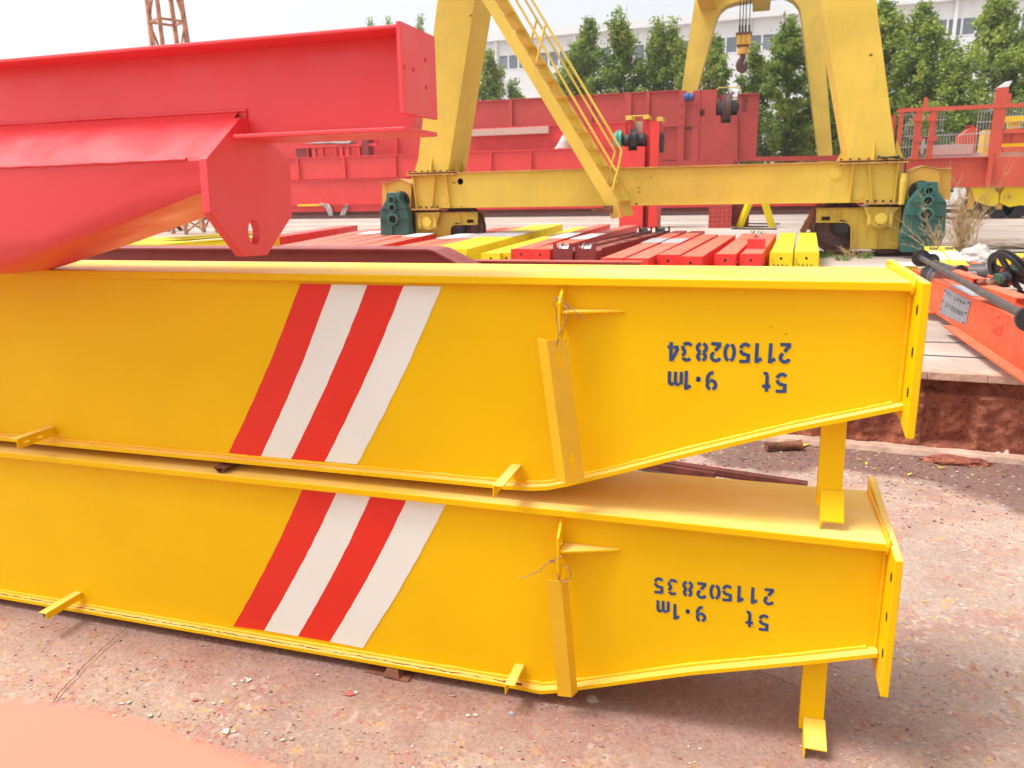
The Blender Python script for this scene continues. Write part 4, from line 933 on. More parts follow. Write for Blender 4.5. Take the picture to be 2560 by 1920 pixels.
        for i in range(5):
            x = x0+.05+(x1-x0-.1)*i/4; mb = MB(); mb.cyl((x, GY-.06, zb-.045), (x, GY-.06, zb+.035), .020, n=6); mb.build('bolt', M['bolt'], b)
        # wheels
        wc = onY(G7(555, 1105), y0+.19) if s > 0 else None
        wx = X(G7(555, 1105)); wz = PZ+.07+.385
        for k_, xx in enumerate((wx-s*.0, X(G7(1250, 1105)))):
            mb = MB(); mb.lathe((xx, y0+.10, wz), (0, 1, 0), [(0, 0), (0, .12), (.03, .14), (.03, .33), (.0, .36), (.0, .415), (.03, .415), (.035, .385), (.14, .385), (.145, .415), (.175, .415), (.165, .12), (.165, 0)], 40)
            wl = mb.build('wheel', M['brownsteel'], b)
            if k_ == 0:
                mb = MB(); mb.lathe((xx+s*.03, y0+.09, wz), (0, -1, 0), [(0, 0), (0, .135), (.07, .13), (.075, .11), (.10, .105), (.105, 0)], 32); mb.build('hub', M['black'], wl)
        # gearbox (teal casing) and the hood over the motor
        gb = [G7(1620, 415), G7(1910, 410), G7(1920, 540), G7(2030, 700), G7(2005, 1150), G7(1900, 1385), G7(1400, 1385), G7(1385, 1170), G7(1440, 1010), G7(1460, 790), G7(1500, 680), G7(1640, 520)]
        yg = GY-.22
        GP = lambda p: (cx+s*(onY(p, yg).x-rx)+0, onY(p, yg).z)
        mb = MB(); mb.xz([GP(p) for p in gb], yg, yg+.20); gx_ = mb.build('gearbox', M['teal'], b, bevel=.012)
        for p, r in ((G7(1775, 535), .075), (G7(1760, 670), .085), (G7(1740, 865), .115)):
            x, z = GP(p); mb = MB(); mb.lathe((x, yg, z), (0, -1, 0), [(0, r), (.055, r*.95), (.06, r*.62), (.02, r*.55), (.02, 0)], 28); mb.build('bearing_boss', M['teal'], gx_); mb = MB(); mb.cyl((x, yg-.0205, z), (x, yg-.022, z), r*.54, n=20); mb.build('bore', M['hole'], gx_)
        for (a_, c_) in ((G7(1500, 680), G7(1690, 680)), (G7(1830, 680), G7(2010, 690)), (G7(1460, 862), G7(1650, 862)), (G7(1820, 862), G7(2010, 870)), (G7(1770, 600), G7(1770, 500)), (G7(1745, 970), G7(1745, 1170)), (G7(1390, 1160), G7(1990, 1160)), (G7(1790, 420), G7(1640, 540))):
            (xa, za), (xb, zb2) = GP(a_), GP(c_); mb = MB(); mb.bar((xa, yg-.022, za), (xb, yg-.022, zb2), .04, .014, up=(0, 0, 1) if abs(xa-xb) > abs(za-zb2) else (1, 0, 0)); mb.build('rib', M['teal'], gx_)
        hd = [G7(1470, 300), G7(1690, 205), G7(1930, 245), G7(1930, 655), G7(1480, 700)]
        yh = GY+.0
        HP = lambda p: (cx+s*(onY(p, yh).x-rx), onY(p, yh).z)
        mb = MB(); mb.xz([HP(p) for p in hd], yh, yh+.55); hdo = mb.build('motor_hood', M['hood'], b)
        mb = MB(); mb.xz([HP(p) for p in (G7(1935, 250), G7(2105, 235), G7(2090, 660), G7(1935, 655))], yh+.06, yh+.5); mb.build('hood_side', M['hood'], hdo)
        rf = [HP(p) for p in (G7(1445, 325), G7(1475, 295), G7(1690, 198), G7(1930, 240), G7(2108, 228))]
        mb = MB()
        for i in range(4): mb.hexa([(rf[i][0], yh-.03, rf[i][1]), (rf[i+1][0], yh-.03, rf[i+1][1]), (rf[i+1][0], yh+.58, rf[i+1][1]), (rf[i][0], yh+.58, rf[i][1])], [(rf[i][0], yh-.03, rf[i][1]+.012), (rf[i+1][0], yh-.03, rf[i+1][1]+.012), (rf[i+1][0], yh+.58, rf[i+1][1]+.012), (rf[i][0], yh+.58, rf[i][1]+.012)])
        mb.build('hood_roof', M['gantryrust'], hdo)
        mb = MB(); xa, za = GP(G7(1600, 500)); mb.lathe((xa+s*.1, yg+.21, za-.05), (0, 1, 0), [(0, 0), (0, .16), (.25, .16), (.25, 0)], 20); mb.build('motor', M['black'], b)
    bogie(rx, 1, True); bogie(lx, -1, False)
    # rail sweep arm in front of the right wheel, limit switch box, control pendant
    mb = MB(); a, b_ = gp(G7(240, 745), GY+.2), gp(G7(30, 1110), GY+.2); mb.bar(a, b_, .05, .09); mb.bar(gp(G7(60, 960), GY+.25), gp(G7(230, 975), GY+.25), .04, .03); mb.bar(gp(G7(70, 1035), GY+.25), gp(G7(230, 1040), GY+.25), .04, .08); mb.bar(gp(G7(215, 742), GY+.2), gp(G7(340, 742), GY+.2), .06, .05); mb.build('rail_sweep', M['rust'], t)
    mb = MB(); a = gp(G7(1415, 600), GY-.1); pz_ = [(0, 0), (.012, .042), (.35, .055), (.40, .045), (.46, .045), (.46, 0)]; mb.lathe((a.x, GY-.1, gp(G7(1415, 735)).z), (0, 0, 1), pz_, 12); pc = mb.build('pendant_control', M['gantry'], t)
    mb = MB(); a0 = gp(G7(1430, 500), GY-.1); mb.tube([a0, gp(G7(1450, 300), GY-.1), gp(G7(1462, 120), GY-.1), gp(G7(1400, 85), GY-.12), gp(G7(1250, 75), GY-.12), gp(G7(1080, 70), GY-.12)], .012, 6); mb.tube([gp(G7(1080, 55), GY-.13), gp(G7(1150, 90), GY-.14), gp(G7(1250, 70), GY-.14), gp(G7(1380, 60), GY-.14)], .014, 6); mb.build('cable', M['cable'], pc)
    mb = MB(); a = onY(Z2(1265, 1280), GY-1.4); mb.box(a.x-.06, a.x+.06, GY-1.4, GY-1.28, a.z-.05, a.z+.06); mb.box(a.x-.24, a.x-.061, GY-1.36, GY-1.31, a.z-.02, a.z+.03); mb.build('limit_switch', M['rust'], t)
    # rust spots on the beam and legs
    rnd = random.Random(31)
    for p, r in ((Z2(1445, 1090), .018), (Z2(1455, 1145), .022), (Z2(1462, 1172), .02), (Z2(1440, 1245), .03), (Z2(1185, 1080), .01), (Z2(1168, 1218), .012), (Z2(430, 95), .03), (Z2(250, 195), .012), (Z2(375, 1266), .03), (Z3(1163, 335), .035), (Z3(1190, 370), .012), (G6(1185, 465), .02), (G6(1210, 475), .02), (G7(540, 708), .03), (Z3(855, 1242), .03), (G6(1305, 853), .03)):
        c = gp(p, GY-.0225 if p[1] < 430 else GY-.0012); mb = MB()
        mb.plate([(c.x+r*rnd.uniform(.4, 1.1)*math.cos(k_*.8), c.y, c.z+r*rnd.uniform(.3, 1.0)*math.sin(k_*.8)) for k_ in range(8)], (0, .0008, 0)); mb.build('rust_spot', M['rust'], t)
    # stair
    YS = GY-1.25; YS2 = GY-.08
    A0, A1 = onY(Z2(1325, 1325), YS), onY(Z2(520, 0), YS)
    d = (A1-A0); 
    def lp2(k_): return A0+d*k_
    k_top = 2.1
    sw = .30
    st = None
    lo = [onY(Z2(1285, 1335), YS), onY(Z2(1240, 1235), YS)]
    e = lambda p, k_: p
    u = d.normalized(); nn = Vector((u.z, 0, -u.x))
    if nn.z > 0: nn = -nn
    wdt = (onY(Z2(1150, 905), YS)-onY(Z2(1075, 905), YS)).length*abs(nn.x)*1.0
    B0 = onY(Z2(1355, 1320), YS); 
    # outer (near) stringer: between lines (500,0)-(1285,1335) lower edge and (575,0)-(1330,1325) upper edge
    l0, l1 = onY(Z2(500, 0), YS), onY(Z2(1252, 1240), YS); r0_, r1_ = onY(Z2(578, 0), YS), onY(Z2(1322, 1215), YS)
    dl, dr = l1-l0, r1_-r0_; e0 = onY(Z2(1290, 1335), YS); e1 = onY(Z2(1355, 1325), YS)
    mb = MB(); mb.plate([l0-dl*1.2, l1, e0, e1, r1_, r0_-dr*1.2], (0, .012, 0)); mb.build('stair_stringer', M['gantry'], t)
    mb = MB(); mb.plate([v+Vector((0, YS2-YS, 0)) for v in (l0-dl*1.2, l1, e0, e1, r1_, r0_-dr*1.2)], (0, .012, 0)); mb.build('stair_stringer', M['gantry'], t)
    step = .27; zc = l1.z+.02
    while zc < 9.5:
        k1 = (zc-l0.z)/dl.z; x1 = l0.x+dl.x*k1; k2 = (zc-r0_.z)/dr.z; x2 = r0_.x+dr.x*k2
        mb = MB(); mb.box(min(x1, x2)+.02, max(x1, x2)+.0, YS+.0125, YS2-.001, zc, zc+.02); mb.build('tread', M['gantry'], t); zc += step
    def rail(P0, P1, Yr, r=.018, ext_=1.3):
        a, b_ = onY(P0, Yr), onY(P1, Yr); mb.tube([a+(a-b_)*ext_, a, b_], r, 8)
    # handrails: near side (right pair in the picture) and far side
    mb = MB()
    for p0, p1 in ((Z2(805, 0), Z2(1352, 918)), (Z2(708, 0), Z2(1318, 1045))): rail(p0, p1, YS-.0)
    mb.tube([onY(Z2(1352, 918), YS), onY(Z2(1340, 990), YS), onY(Z2(1297, 1160), YS)], .018, 8)
    mb.tube([onY(Z2(885, 155), YS), onY(Z2(833, 380), YS)], .018, 8)
    mb.build('handrail', M['gantry'], t)
    mb = MB()
    for p0, p1 in ((Z2(765, 0), Z2(1312, 925)), (Z2(655, 0), Z2(1270, 1040))): rail(p0, p1, YS2)
    mb.tube([onY(Z2(1312, 925), YS2), onY(Z2(1240, 1200), YS2)], .018, 8); mb.tube([onY(Z2(833, 125), YS2), onY(Z2(760, 395), YS2)], .018, 8)
    mb.build('handrail', M['gantry'], t)
    # far portal frame
    YF = 46.0; zc7 = zf(1700, 0, 5.53); F = lambda p: onY(p, YF)
    def P2(p): v = F(p); return (v.x, v.z)
    L0, L1 = P2(zc7(20, 1260)), P2(zc7(205, 0)); I0, I1 = P2(zc7(237, 1250)), P2(zc7(440, 200))
    rI = P2(zc7(1690, 290)); rI0 = P2(Z3(846, 958)); rO0 = P2(Z3(932, 958)); rO1 = (P2(zc7(1960, 200)))
    zA = P2(zc7(850, 20))[1]
    down = lambda a, b, z: (a[0]+(a[0]-b[0])*(z-a[1])/(a[1]-b[1]), z)
    outer = [down(L0, L1, PZ+1.6), L0, L1, down(L1, L0, 13), (down(rO1, rO0, 13)[0]+.3, 13), (rO1[0], rO1[1]), rO0, down(rO0, rO1, PZ+1.6), down(rI0, rI, PZ+1.6), rI0, P2(zc7(1710, 480)), rI, P2(zc7(1665, 150)), P2(zc7(1640, 80)), P2(zc7(1570, 0))]
    tp = P2(zc7(1400, -70)); tp2 = P2(zc7(760, 30))
    outer += [P2(zc7(1480, -50)), tp, tp2, P2(zc7(640, 70)), P2(zc7(560, 140)), P2(zc7(505, 240)), P2(zc7(480, 320)), I0, down(I0, I1, PZ+1.6)]
    mb = MB(); mb.xz(outer, YF, YF+1.0); mb.build('far_portal_frame', M['gantry'], t)
    # its sill and wheels (mostly hidden), top girders overhead
    xa, xb = outer[0][0], outer[7][0]; mb = MB(); mb.box(xa-1, xb+1, YF, YF+.9, PZ+.6, PZ+1.6); mb.box(xa-.8, xa+.6, YF+.2, YF+.6, PZ+.001, PZ+.6); mb.box(xb-.6, xb+.8, YF+.2, YF+.6, PZ+.001, PZ+.6); mb.build('far_sill_beam', M['gantry'], t)
    for x in (-2.9, -.2):
        mb = MB(); mb.box(x-.45, x+.45, GY-.5, YF+1.5, 11.001 if x < 0 else 11.001, 12.4); mb.build('main_girder', M['gantry'], t)
    mb = MB(); mb.box(-5, 1, GY-.02, GY+.83, 10.4, 11.0); mb.build('cross_beam', M['gantry'], t)
    # hook block on four ropes
    YH = 30.0; H7 = lambda x, y: onY(zc7(x, y), YH)
    c = H7(875, 490); 
    mb = MB()
    for x0, x1 in ((822, 830), (862, 880), (905, 918), (955, 970)):
        a = H7(x0, 470); a.y = YH; b_ = H7(x1, 0); b_.y = YH; b2 = a+(b_-a)*2.2
        mb.tube([a, (b2.x, YH, 11.0)], .018, 6); mb.cyl(a+Vector((0, -.03, -.04)), a+Vector((0, -.03, .28)), .035, n=8)
    mb.build('wire_rope', M['black'], t)
    mb = MB(); a, b_ = H7(785, 495), H7(975, 625)
    a.y = b_.y = YH
    w_ = (b_.x-a.x)/3; z0, z1 = b_.z, a.z
    for i in range(3): mb.box(a.x+i*w_+.004, a.x+(i+1)*w_-.004, YH-.2, YH+.2, z0+.01, z1)
    hb = mb.build('hook_block', M['hood'], t, bevel=.02)
    mb = MB(); mb.box(a.x-.03, b_.x+.03, YH-.23, YH+.23, z1+.001, z1+.07); mb.box(a.x+.02, b_.x-.05, YH-.21, YH+.21, z0-.03, z0+.009); mb.build('block_cap', M['rust'], hb)
    mb = MB(); s0 = H7(873, 640); s0.y = YH; s1 = H7(873, 690); s1.y = YH; mb.cyl(s0, s1, .10, n=12); mb.build('swivel', M['black'], hb)
    mb = MB(); s2 = H7(868, 750); s2.y = YH; mb.lathe((s2.x, YH, s2.z), (0, 0, 1), [(0, 0), (0, .19), (.08, .20), (.22, .18), (.27, .08), (.27, 0)], 14); mb.build('hook_nut', M['hood'], hb)
    hp = [(875, 750), (865, 800), (835, 850), (822, 900), (832, 945), (862, 965), (895, 945), (908, 915), (912, 870), (905, 850)]; rr = [.10, .10, .12, .135, .14, .14, .12, .08, .05, .02]
    mb = MB(); pts = [H7(*p) for p in hp]; 
    for v in pts: v.y = YH
    mb.tube(pts, rr, 12); mb.build('hook', M['brownsteel'], hb)
gantry()
# ================================================================ RED GIRDERS STACKED ACROSS THE YARD
W5 = zf(680, 300, 6.381); SS = zf(1480, 200, 5.027); ZR = zf(2240, 200, 5.184)
BY = 38.0
def bz(y, x=1100, Y=BY): return onY((x, y), Y).z
def bxx_(p, Y=BY): return onY(p, Y).x
def long_girder(lbl, xa, xb, za, zb2, Y, mat, ribs=(), dep=1.2, name='crane_girder', group=None, ribw=.09):
    t = thing(name, lbl, 'girder', ((xa+xb)/2, Y+dep/2, za), group)
    mb = MB(); mb.box(xa, xb, Y+.05, Y+dep, za+.04, zb2-.05); mb.build('web', mat, t)
    mb = MB(); mb.box(xa-.02, xb+.02, Y-.04, Y+dep+.1, zb2-.05, zb2); mb.build('top_flange', mat, t)
    mb = MB(); mb.box(xa-.02, xb+.02, Y-.04, Y+dep+.1, za, za+.04); mb.build('bottom_flange', mat, t)
    for x in ribs:
        mb = MB(); mb.box(x-ribw/2, x+ribw/2, Y-.10, Y+.049, za+.041, zb2-.051); mb.build('stiffener', mat, t)
    return t
XL = -48
z_ = [bz(539), bz(508.5), bz(440), bz(381.5)]
z_[0] = PZ+.33
xe1 = bxx_((2162, 520))
g1 = long_girder('lowest red girder of the long yard stack, only a strip shows under gantry beam', XL, xe1, z_[0], z_[1]-.03, BY, M['redbg'])
g2_ = long_girder('plain bright red box girder, second from the bottom of the yard stack', XL, bxx_((1600, 470)), z_[1], z_[2]-.03, BY+.1, M['redbg'])
g3_ = long_girder('ribbed bright red girder on top of the plain one in the yard stack', XL, bxx_(SS(370, 900)), z_[2], z_[3], BY+.15, M['redbg'],
   ribs=[bxx_(W5(395, 700)), bxx_(W5(1140, 700)), bxx_(W5(1955, 700)), bxx_(Z2(550, 980)), bxx_(Z2(795, 980)), bxx_(Z2(1190, 980)), bxx_(W5(-800, 700)), bxx_(W5(-1800, 700))])
mb = MB(); mb.box(XL, xe1-.5, BY+.1, BY+1.1, PZ, PZ+.325); tag(mb.build('support_beam', M['darkrust'], at=(0, BY, PZ)), 'long dark support beam in the gap under the lowest red girder', 'support beam')
YB4 = 40.5
zt4 = onY(Z2(800, 768), YB4).z; zb4 = onY(Z2(800, 925), YB4).z
g4_ = long_girder('smooth red girder with a pale board on its side behind the ribbed one', XL, bxx_(Z2(1375, 800), YB4), 1.2, zt4, YB4, M['redbg'], ribs=[bxx_(Z2(-20, 800), YB4)], ribw=.05)
mb = MB(); a, b_ = onY(Z2(400, 792), YB4-.3), onY(Z2(905, 812), YB4-.3); mb.box(a.x, b_.x, YB4-.34, YB4-.055, b_.z, a.z); mb.build('ledge', M['beige'], g4_)
# white sack on the ribbed girder
a = onY(Z2(965, 915), BY+.6); mb = MB(); rnd = random.Random(2)
pr = [(0, .30), (.15, .30), (.35, .26), (.5, .22), (.62, .16), (.68, .07), (.70, 0)]
mb.lathe((a.x+.3, BY+.75, z_[3]+.002), (0, 0, 1), pr, 14); n0 = len(mb.v)
mb.v = [(x+.07*mn.noise(Vector((x*3, z*3, y))), y+.1*mn.noise(Vector((y*4, x, z*3))), z) for x, y, z in mb.v]
mb.v = [(x-(max(0, 1-(z-z_[3]-0)/.25))*(.3 if x < a.x+.2 else 0), y, max(z, z_[3]+.002)) for x, y, z in mb.v]
tag(mb.build('sack', M['sack']), 'crumpled white sack on top of the ribbed red girder', 'sack')
# big weathered end section of the rear girder
def dark_girder():
    Y = 42.0; P = lambda p, yy=Y: onY(p, yy)
    t = thing('crane_girder', 'huge weathered red girder with travel wheel at its end, at the back of the yard', 'girder', (0, Y, PZ))
    m_ = M['reddark']
    xa = -40; zt = P(SS(500, 170)).z; xr = P(SS(1560, 120)).x; xm = P(SS(1100, 500)).x; zt2 = P(SS(1500, 120)).z; zm = P(SS(900, 582)).z; zb2 = PZ+.01
    mb = MB(); mb.box(xa, xm, Y+.06, Y+1.6, zm, zt); mb.build('web', m_, t)
    mb = MB(); mb.box(xa, xm+.02, Y-.05, Y+1.7, zt+.001, zt+.05); mb.build('top_flange', m_, t)
    mb = MB(); mb.box(P(SS(700, 600)).x, P(SS(1125, 600)).x, Y+.12, Y+1.55, zb2, zm-.001); mb.build('lower_web', m_, t)
    mb = MB(); mb.box(P(SS(690, 600)).x, P(SS(1130, 600)).x, Y-.02, Y+1.6, zm-.04, zm+.03)
    mb.build('ledge', m_, t)
    for p, w_ in ((SS(455, 300), .28), (SS(700, 300), .12), (Z2(676, 700), .12), (Z2(975, 700), .06), (Z2(1165, 700), .06)):
        x = P(p).x; mb = MB(); mb.box(x-w_/2-.03, x+w_/2+.03, Y-.08, Y+.059, zm+.01, zt-.01); mb.build('stiffener', m_, t)
    def panel(nm, p0, p1, y0, y1, mt=m_, ho=()):
        a, b_ = P(p0), P(p1); mb = MB(); L = [(a.x, b_.z), (b_.x, b_.z), (b_.x, a.z), (a.x, a.z)]
        hh = []
        for hp, r in ho: c = P(hp); hh.append(circ(c.x, c.z, r, 18))
        mb.xz(L, Y+y0, Y+y1, hh); return mb.build(nm, mt, t)
    panel('end_panel', SS(1095, 140), SS(1150, 1030), -.10, 1.6)
    panel('end_panel', SS(1150, 165), SS(1275, 1030), .06, 1.5)
    panel('end_panel', SS(1275, 135), SS(1330, 1030), -.06, .059)
    panel('end_panel', SS(1330, 130), SS(1530, 1030), -.02, .02, ho=((SS(1378, 412), .17),))
    panel('end_panel', SS(1330, 175), SS(1530, 1030), .5, 1.5, mt=M['reddark'])
    mb = MB()
    for x0, x1, yy in ((1143, 1255, 603), (885, 1080, 1017), (1290, 1472, 1012)):
        a, b_ = P(SS(x0, yy-7)), P(SS(x1, yy+7)); mb.box(a.x, b_.x, Y-.028, Y+.0 if x0 != 1143 else Y+.055, b_.z, a.z)
    mb.build('slot', M['hole'], t)
    for y in (300, 445, 570):
        for x in (1120, 1297):
            c = P(SS(x, y)); mb = MB(); mb.cyl((c.x, Y-.101, c.z), (c.x, Y-.2, c.z), .07, n=6); mb.build('bolt', m_, t)
    for x in (1190, 1262):
        c = P(SS(x, 212)); mb = MB(); mb.lathe((c.x-.16, Y-.02, c.z), (1, 0, 0), [(0, .0), (0, .12), (.05, .18), (.25 if x == 1190 else .2, .18), (.3 if x == 1190 else .24, .12), (.3 if x == 1190 else .24, 0)], 14); mb.build('blue_cap', plain('blue_cap_paint', (.05, .10, .32), .5), t)
    # wheel housing with U-shaped cut
    out_ = [SS(1535, 1040), SS(1535, 445), SS(1617, 445), SS(1617, 545), SS(1740, 545), SS(1740, 445), SS(1830, 445), SS(1830, 1040)]
    mb = MB(); mb.xz([(P(p).x, P(p).z) for p in out_], Y-.06, Y+1.4); mb.build('wheel_housing', m_, t)
    a, b_ = P(SS(1590, 170)), P(SS(1870, 445)); mb = MB(); mb.box(a.x, P(SS(1640, 300)).x, Y+.7, Y+1.4, b_.z+.001, a.z); mb.box(P(SS(1820, 300)).x, b_.x, Y+.5, Y+1.4, b_.z+.001, a.z); mb.build('rear_cheek', m_, t)
    c = P(SS(1695, 340)); r = P(SS(1695, 140)).z-c.z
    mb = MB(); x0, x1 = P(SS(1645, 340)).x, P(SS(1752, 340)).x; mb.lathe((x0, Y+.45, c.z), (1, 0, 0), [(0, .0), (0, r), ((x1-x0)*.15, r), ((x1-x0)*.2, r*.93), ((x1-x0)*.8, r*.93), ((x1-x0)*.85, r), (x1-x0, r), (x1-x0, 0)], 40); wl = mb.build('wheel', M['brownsteel'], t)
    mb = MB(); xa_, xb_ = P(SS(1555, 340)).x, P(SS(1848, 340)).x; rr = (P(SS(1600, 265)).z-P(SS(1600, 440)).z)/2; zc = (P(SS(1600, 265)).z+P(SS(1600, 440)).z)/2
    mb.lathe((xa_, Y+.35, zc), (1, 0, 0), [(0, 0), (0, rr*.7), (.08, rr), (x0-xa_-.02, rr), (x0-xa_-.02, 0)], 24); mb.lathe((x1+.02, Y+.35, zc), (1, 0, 0), [(0, 0), (0, rr), (xb_-x1-.1, rr), (xb_-x1-.02, rr*.7), (xb_-x1-.02, 0)], 24); mb.build('bearing_housing', M['black'], wl)
    mb = MB(); mb.tube([P(SS(1560, 130), Y+.5), P(SS(1600, 98), Y+.5), P(SS(1825, 92), Y+.5), P(SS(1875, 130), Y+.5)], .03, 6); mb.build('yellow_strap', M['gantry'], wl)
    mb = MB(); a, b_ = P(SS(1835, 175)), P(SS(2060, 1010)); mb.box(a.x, b_.x, Y+.12, Y+1.5, b_.z, a.z); mb.box(a.x+.001, b_.x-.001, Y-.02, Y+.119, a.z-.06, a.z); mb.build('end_panel', m_, t)
    mb = MB(); a, b_ = P(SS(1890, 195)), P(SS(1945, 400)); mb.box(a.x, b_.x, Y+.10, Y+.119, b_.z, a.z); mb.build('slot', M['maroon'], t)
    mb = MB(); a, b_ = P(SS(870, 1010)), P(SS(2060, 1060)); mb.box(P(SS(870, 0)).x, P(SS(1830, 0)).x, Y-.3, Y-.061, zb2, a.z-.05); mb.build('base_skirt', m_, t)
    mb = MB(); mb.box(xa, P(SS(1830, 0)).x, Y+.14, Y+1.5, zb2, zm-.06) if False else mb.box(xa, P(SS(695, 0)).x, Y+.14, Y+1.5, zb2, zm-.001); mb.build('lower_web', m_, t)
    mb = MB(); mb.xz([(P(p, Y-1).x, P(p, Y-1).z) for p in (Z3(440, 985), Z3(440, 965), Z3(930, 955), Z3(990, 950), Z3(990, 985))], Y-2.4, Y-1.2); tag(mb.build('rusty_plate', M['reddark']), 'rusty red plate lying behind the gantry beam right of the huge girder', 'steel plate')
dark_girder()
# bright red upright end truck with green motor, standing on the apron
def end_truck():
    Y = 23.5; P = lambda p, yy=Y: onY(p, yy)
    t = thing('end_truck', 'bright red upright end truck with green motor and wheel, behind the stair foot', 'end truck', (P(SS(500, 900)).x, Y, PZ))
    m_ = M['redbg']
    zt = P(SS(500, 490)).z; zsh = P(SS(500, 835)).z
    o = [SS(372, 835), SS(455, 835), SS(455, 890), SS(566, 890), SS(566, 835), SS(665, 835)]
    pts = [(P(p).x, P(p).z) for p in o]; xb0 = P(Z2(1335, 1385)).x; xb1 = P(Z2(1478, 1385)).x
    pts = [(xb0, PZ), (pts[0][0], pts[0][1])]+pts[1:]+[(xb1, PZ)]
    mb = MB(); mb.xz(pts, Y, Y+.8); mb.build('body', m_, t)
    a = P(SS(425, 490)); b_ = P(SS(690, 620)); mb = MB()
    mb.box(P(SS(428, 0)).x, P(SS(500, 0)).x, Y+.45, Y+.8, zsh+.001, zt); mb.box(P(SS(620, 0)).x, P(SS(690, 0)).x, Y+.45, Y+.8, zsh+.001, zt); mb.build('cheek_plate', m_, t)
    mb = MB(); mb.box(P(SS(500, 0)).x, P(SS(620, 0)).x, Y+.6, Y+.79, zsh+.001, zt-.02); mb.build('back_plate', M['beige'], t)
    # side column (nearer the right)
    mb = MB(); x0, x1, x2 = P(SS(690, 0)).x, P(SS(745, 0)).x, P(SS(850, 0)).x
    mb.box(x0, x1, Y+.35, Y+.85, PZ, P(SS(700, 495)).z); mb.build('side_web', m_, t)
    mb = MB(); mb.box(x1+.001, x2, Y+.05, Y+.9, PZ, P(SS(800, 520)).z); mb.build('side_column', m_, t)
    mb = MB(); mb.box(x2+.001, x2+.03, Y-.05, Y+1, PZ, P(SS(850, 545)).z); mb.build('column_flange', m_, t)
    r = (P(SS(520, 600)).z-P(SS(520, 885)).z)/2; zc = (P(SS(520, 600)).z+P(SS(520, 885)).z)/2; xa, xb = P(SS(475, 0)).x, P(SS(560, 0)).x
    mb = MB(); mb.lathe((xa, Y+.30, zc), (1, .12, 0), [(0, 0), (0, r*1.02), (.03, r*1.02), (.04, r*.9), (xb-xa-.04, r*.9), (xb-xa-.03, r*1.02), (xb-xa, r*1.02), (xb-xa, 0)], 36); wl = mb.build('wheel', M['black'], t)
    rr = (P(SS(600, 665)).z-P(SS(600, 825)).z)/2; zz = (P(SS(600, 665)).z+P(SS(600, 825)).z)/2
    mb = MB(); x3, x4 = P(SS(385, 0)).x, P(SS(680, 0)).x; mb.lathe((x3, Y+.3, zz), (1, 0, 0), [(0, 0), (0, rr*.8), (.05, rr), (xa-x3-.02, rr), (xa-x3-.02, 0)], 20); mb.lathe((xb+.02, Y+.3, zz), (1, 0, 0), [(0, 0), (0, rr), (x4-xb-.08, rr), (x4-xb, rr*.8), (x4-xb, 0)], 20); mb.build('bearing_housing', M['black'], wl)
    x5, x6 = P(SS(262, 0)).x, P(SS(380, 0)).x; r5 = (P(SS(300, 620)).z-P(SS(300, 850)).z)/2; z5_ = (P(SS(300, 620)).z+P(SS(300, 850)).z)/2
    mb = MB(); mb.lathe((x5, Y+.3, z5_), (1, 0, 0), [(0, 0), (0, r5*.6), (.1, r5*.95), ((x6-x5)*.4, r5*.95), ((x6-x5)*.42, r5*1.05), ((x6-x5)*.5, r5*1.05), ((x6-x5)*.52, r5*.95), (x6-x5-.02, r5*.95), (x6-x5-.02, 0)], 24); mb.build('motor', M['tealbright'], t)
    mb = MB(); c = P(SS(862, 780)); mb.lathe((x2+.031, Y+.35, c.z), (1, 0, 0), [(0, 0), (0, .30), (.09, .28), (.10, 0)], 24); mb.build('end_cap', M['black'], t)
    for x0_, x1_, zz_ in ((410, 487, 470), (630, 700, 462), (805, 870, 510)):
        mb = MB(); a, b_ = P(SS(x0_, zz_-16)), P(SS(x1_, zz_+14)); mb.box(a.x, b_.x, Y+.2, Y+.9, P(SS(700, 515)).z+.001 if x0_ == 805 else zt+.001, (P(SS(700, 515)).z if x0_ == 805 else zt)+.12); mb.build('yellow_clip', M['gantry'], t)
    mb = MB(); mb.tube([P(SS(420, 455), Y+.25), P(SS(640, 450), Y+.25)], .018, 6); mb.build('yellow_strap', M['gantry'], t)
end_truck()
# perforated red block and yellow trestle
def perforated():
    a, b_ = Z3(177, 1262), Z3(310, 1392); g_ = onZ(Z3(177, 1392), PZ); Y = g_.y; P = lambda p: onY(p, Y)
    x0, x1 = P(a).x, P(b_).x; z1 = P(a).z+.35
    t = thing('splice_block', 'red perforated splice column standing on the apron under the gantry beam', 'steel column', (x0, Y, PZ))
    hs_ = []
    for i in range(5):
        for j in range(7): hs_.append(circ(x0+(x1-x0)*(.1+.2*i), PZ+.06+(z1-PZ)*j/7.6, .022, 8))
    mb = MB(); mb.xz([(x0, PZ), (x1, PZ), (x1, z1), (x0, z1)], Y, Y+.02, hs_); mb.build('perforated_plate', M['reddark'], t)
    mb = MB(); mb.box(x0+.02, x1-.02, Y+.12, Y+.699, PZ, z1-.01); mb.build('body', M['maroon'], t)
    x2 = P(Z3(415, 1300)).x; mb = MB(); mb.box(x1-.05, x2, Y+.55, Y+.63, PZ+.02, z1-.02); mb.box(x2+.001, x2+.03, Y+.5, Y+.9, PZ+.02, z1-.02); mb.build('side_web', M['maroon'], t)
perforated()
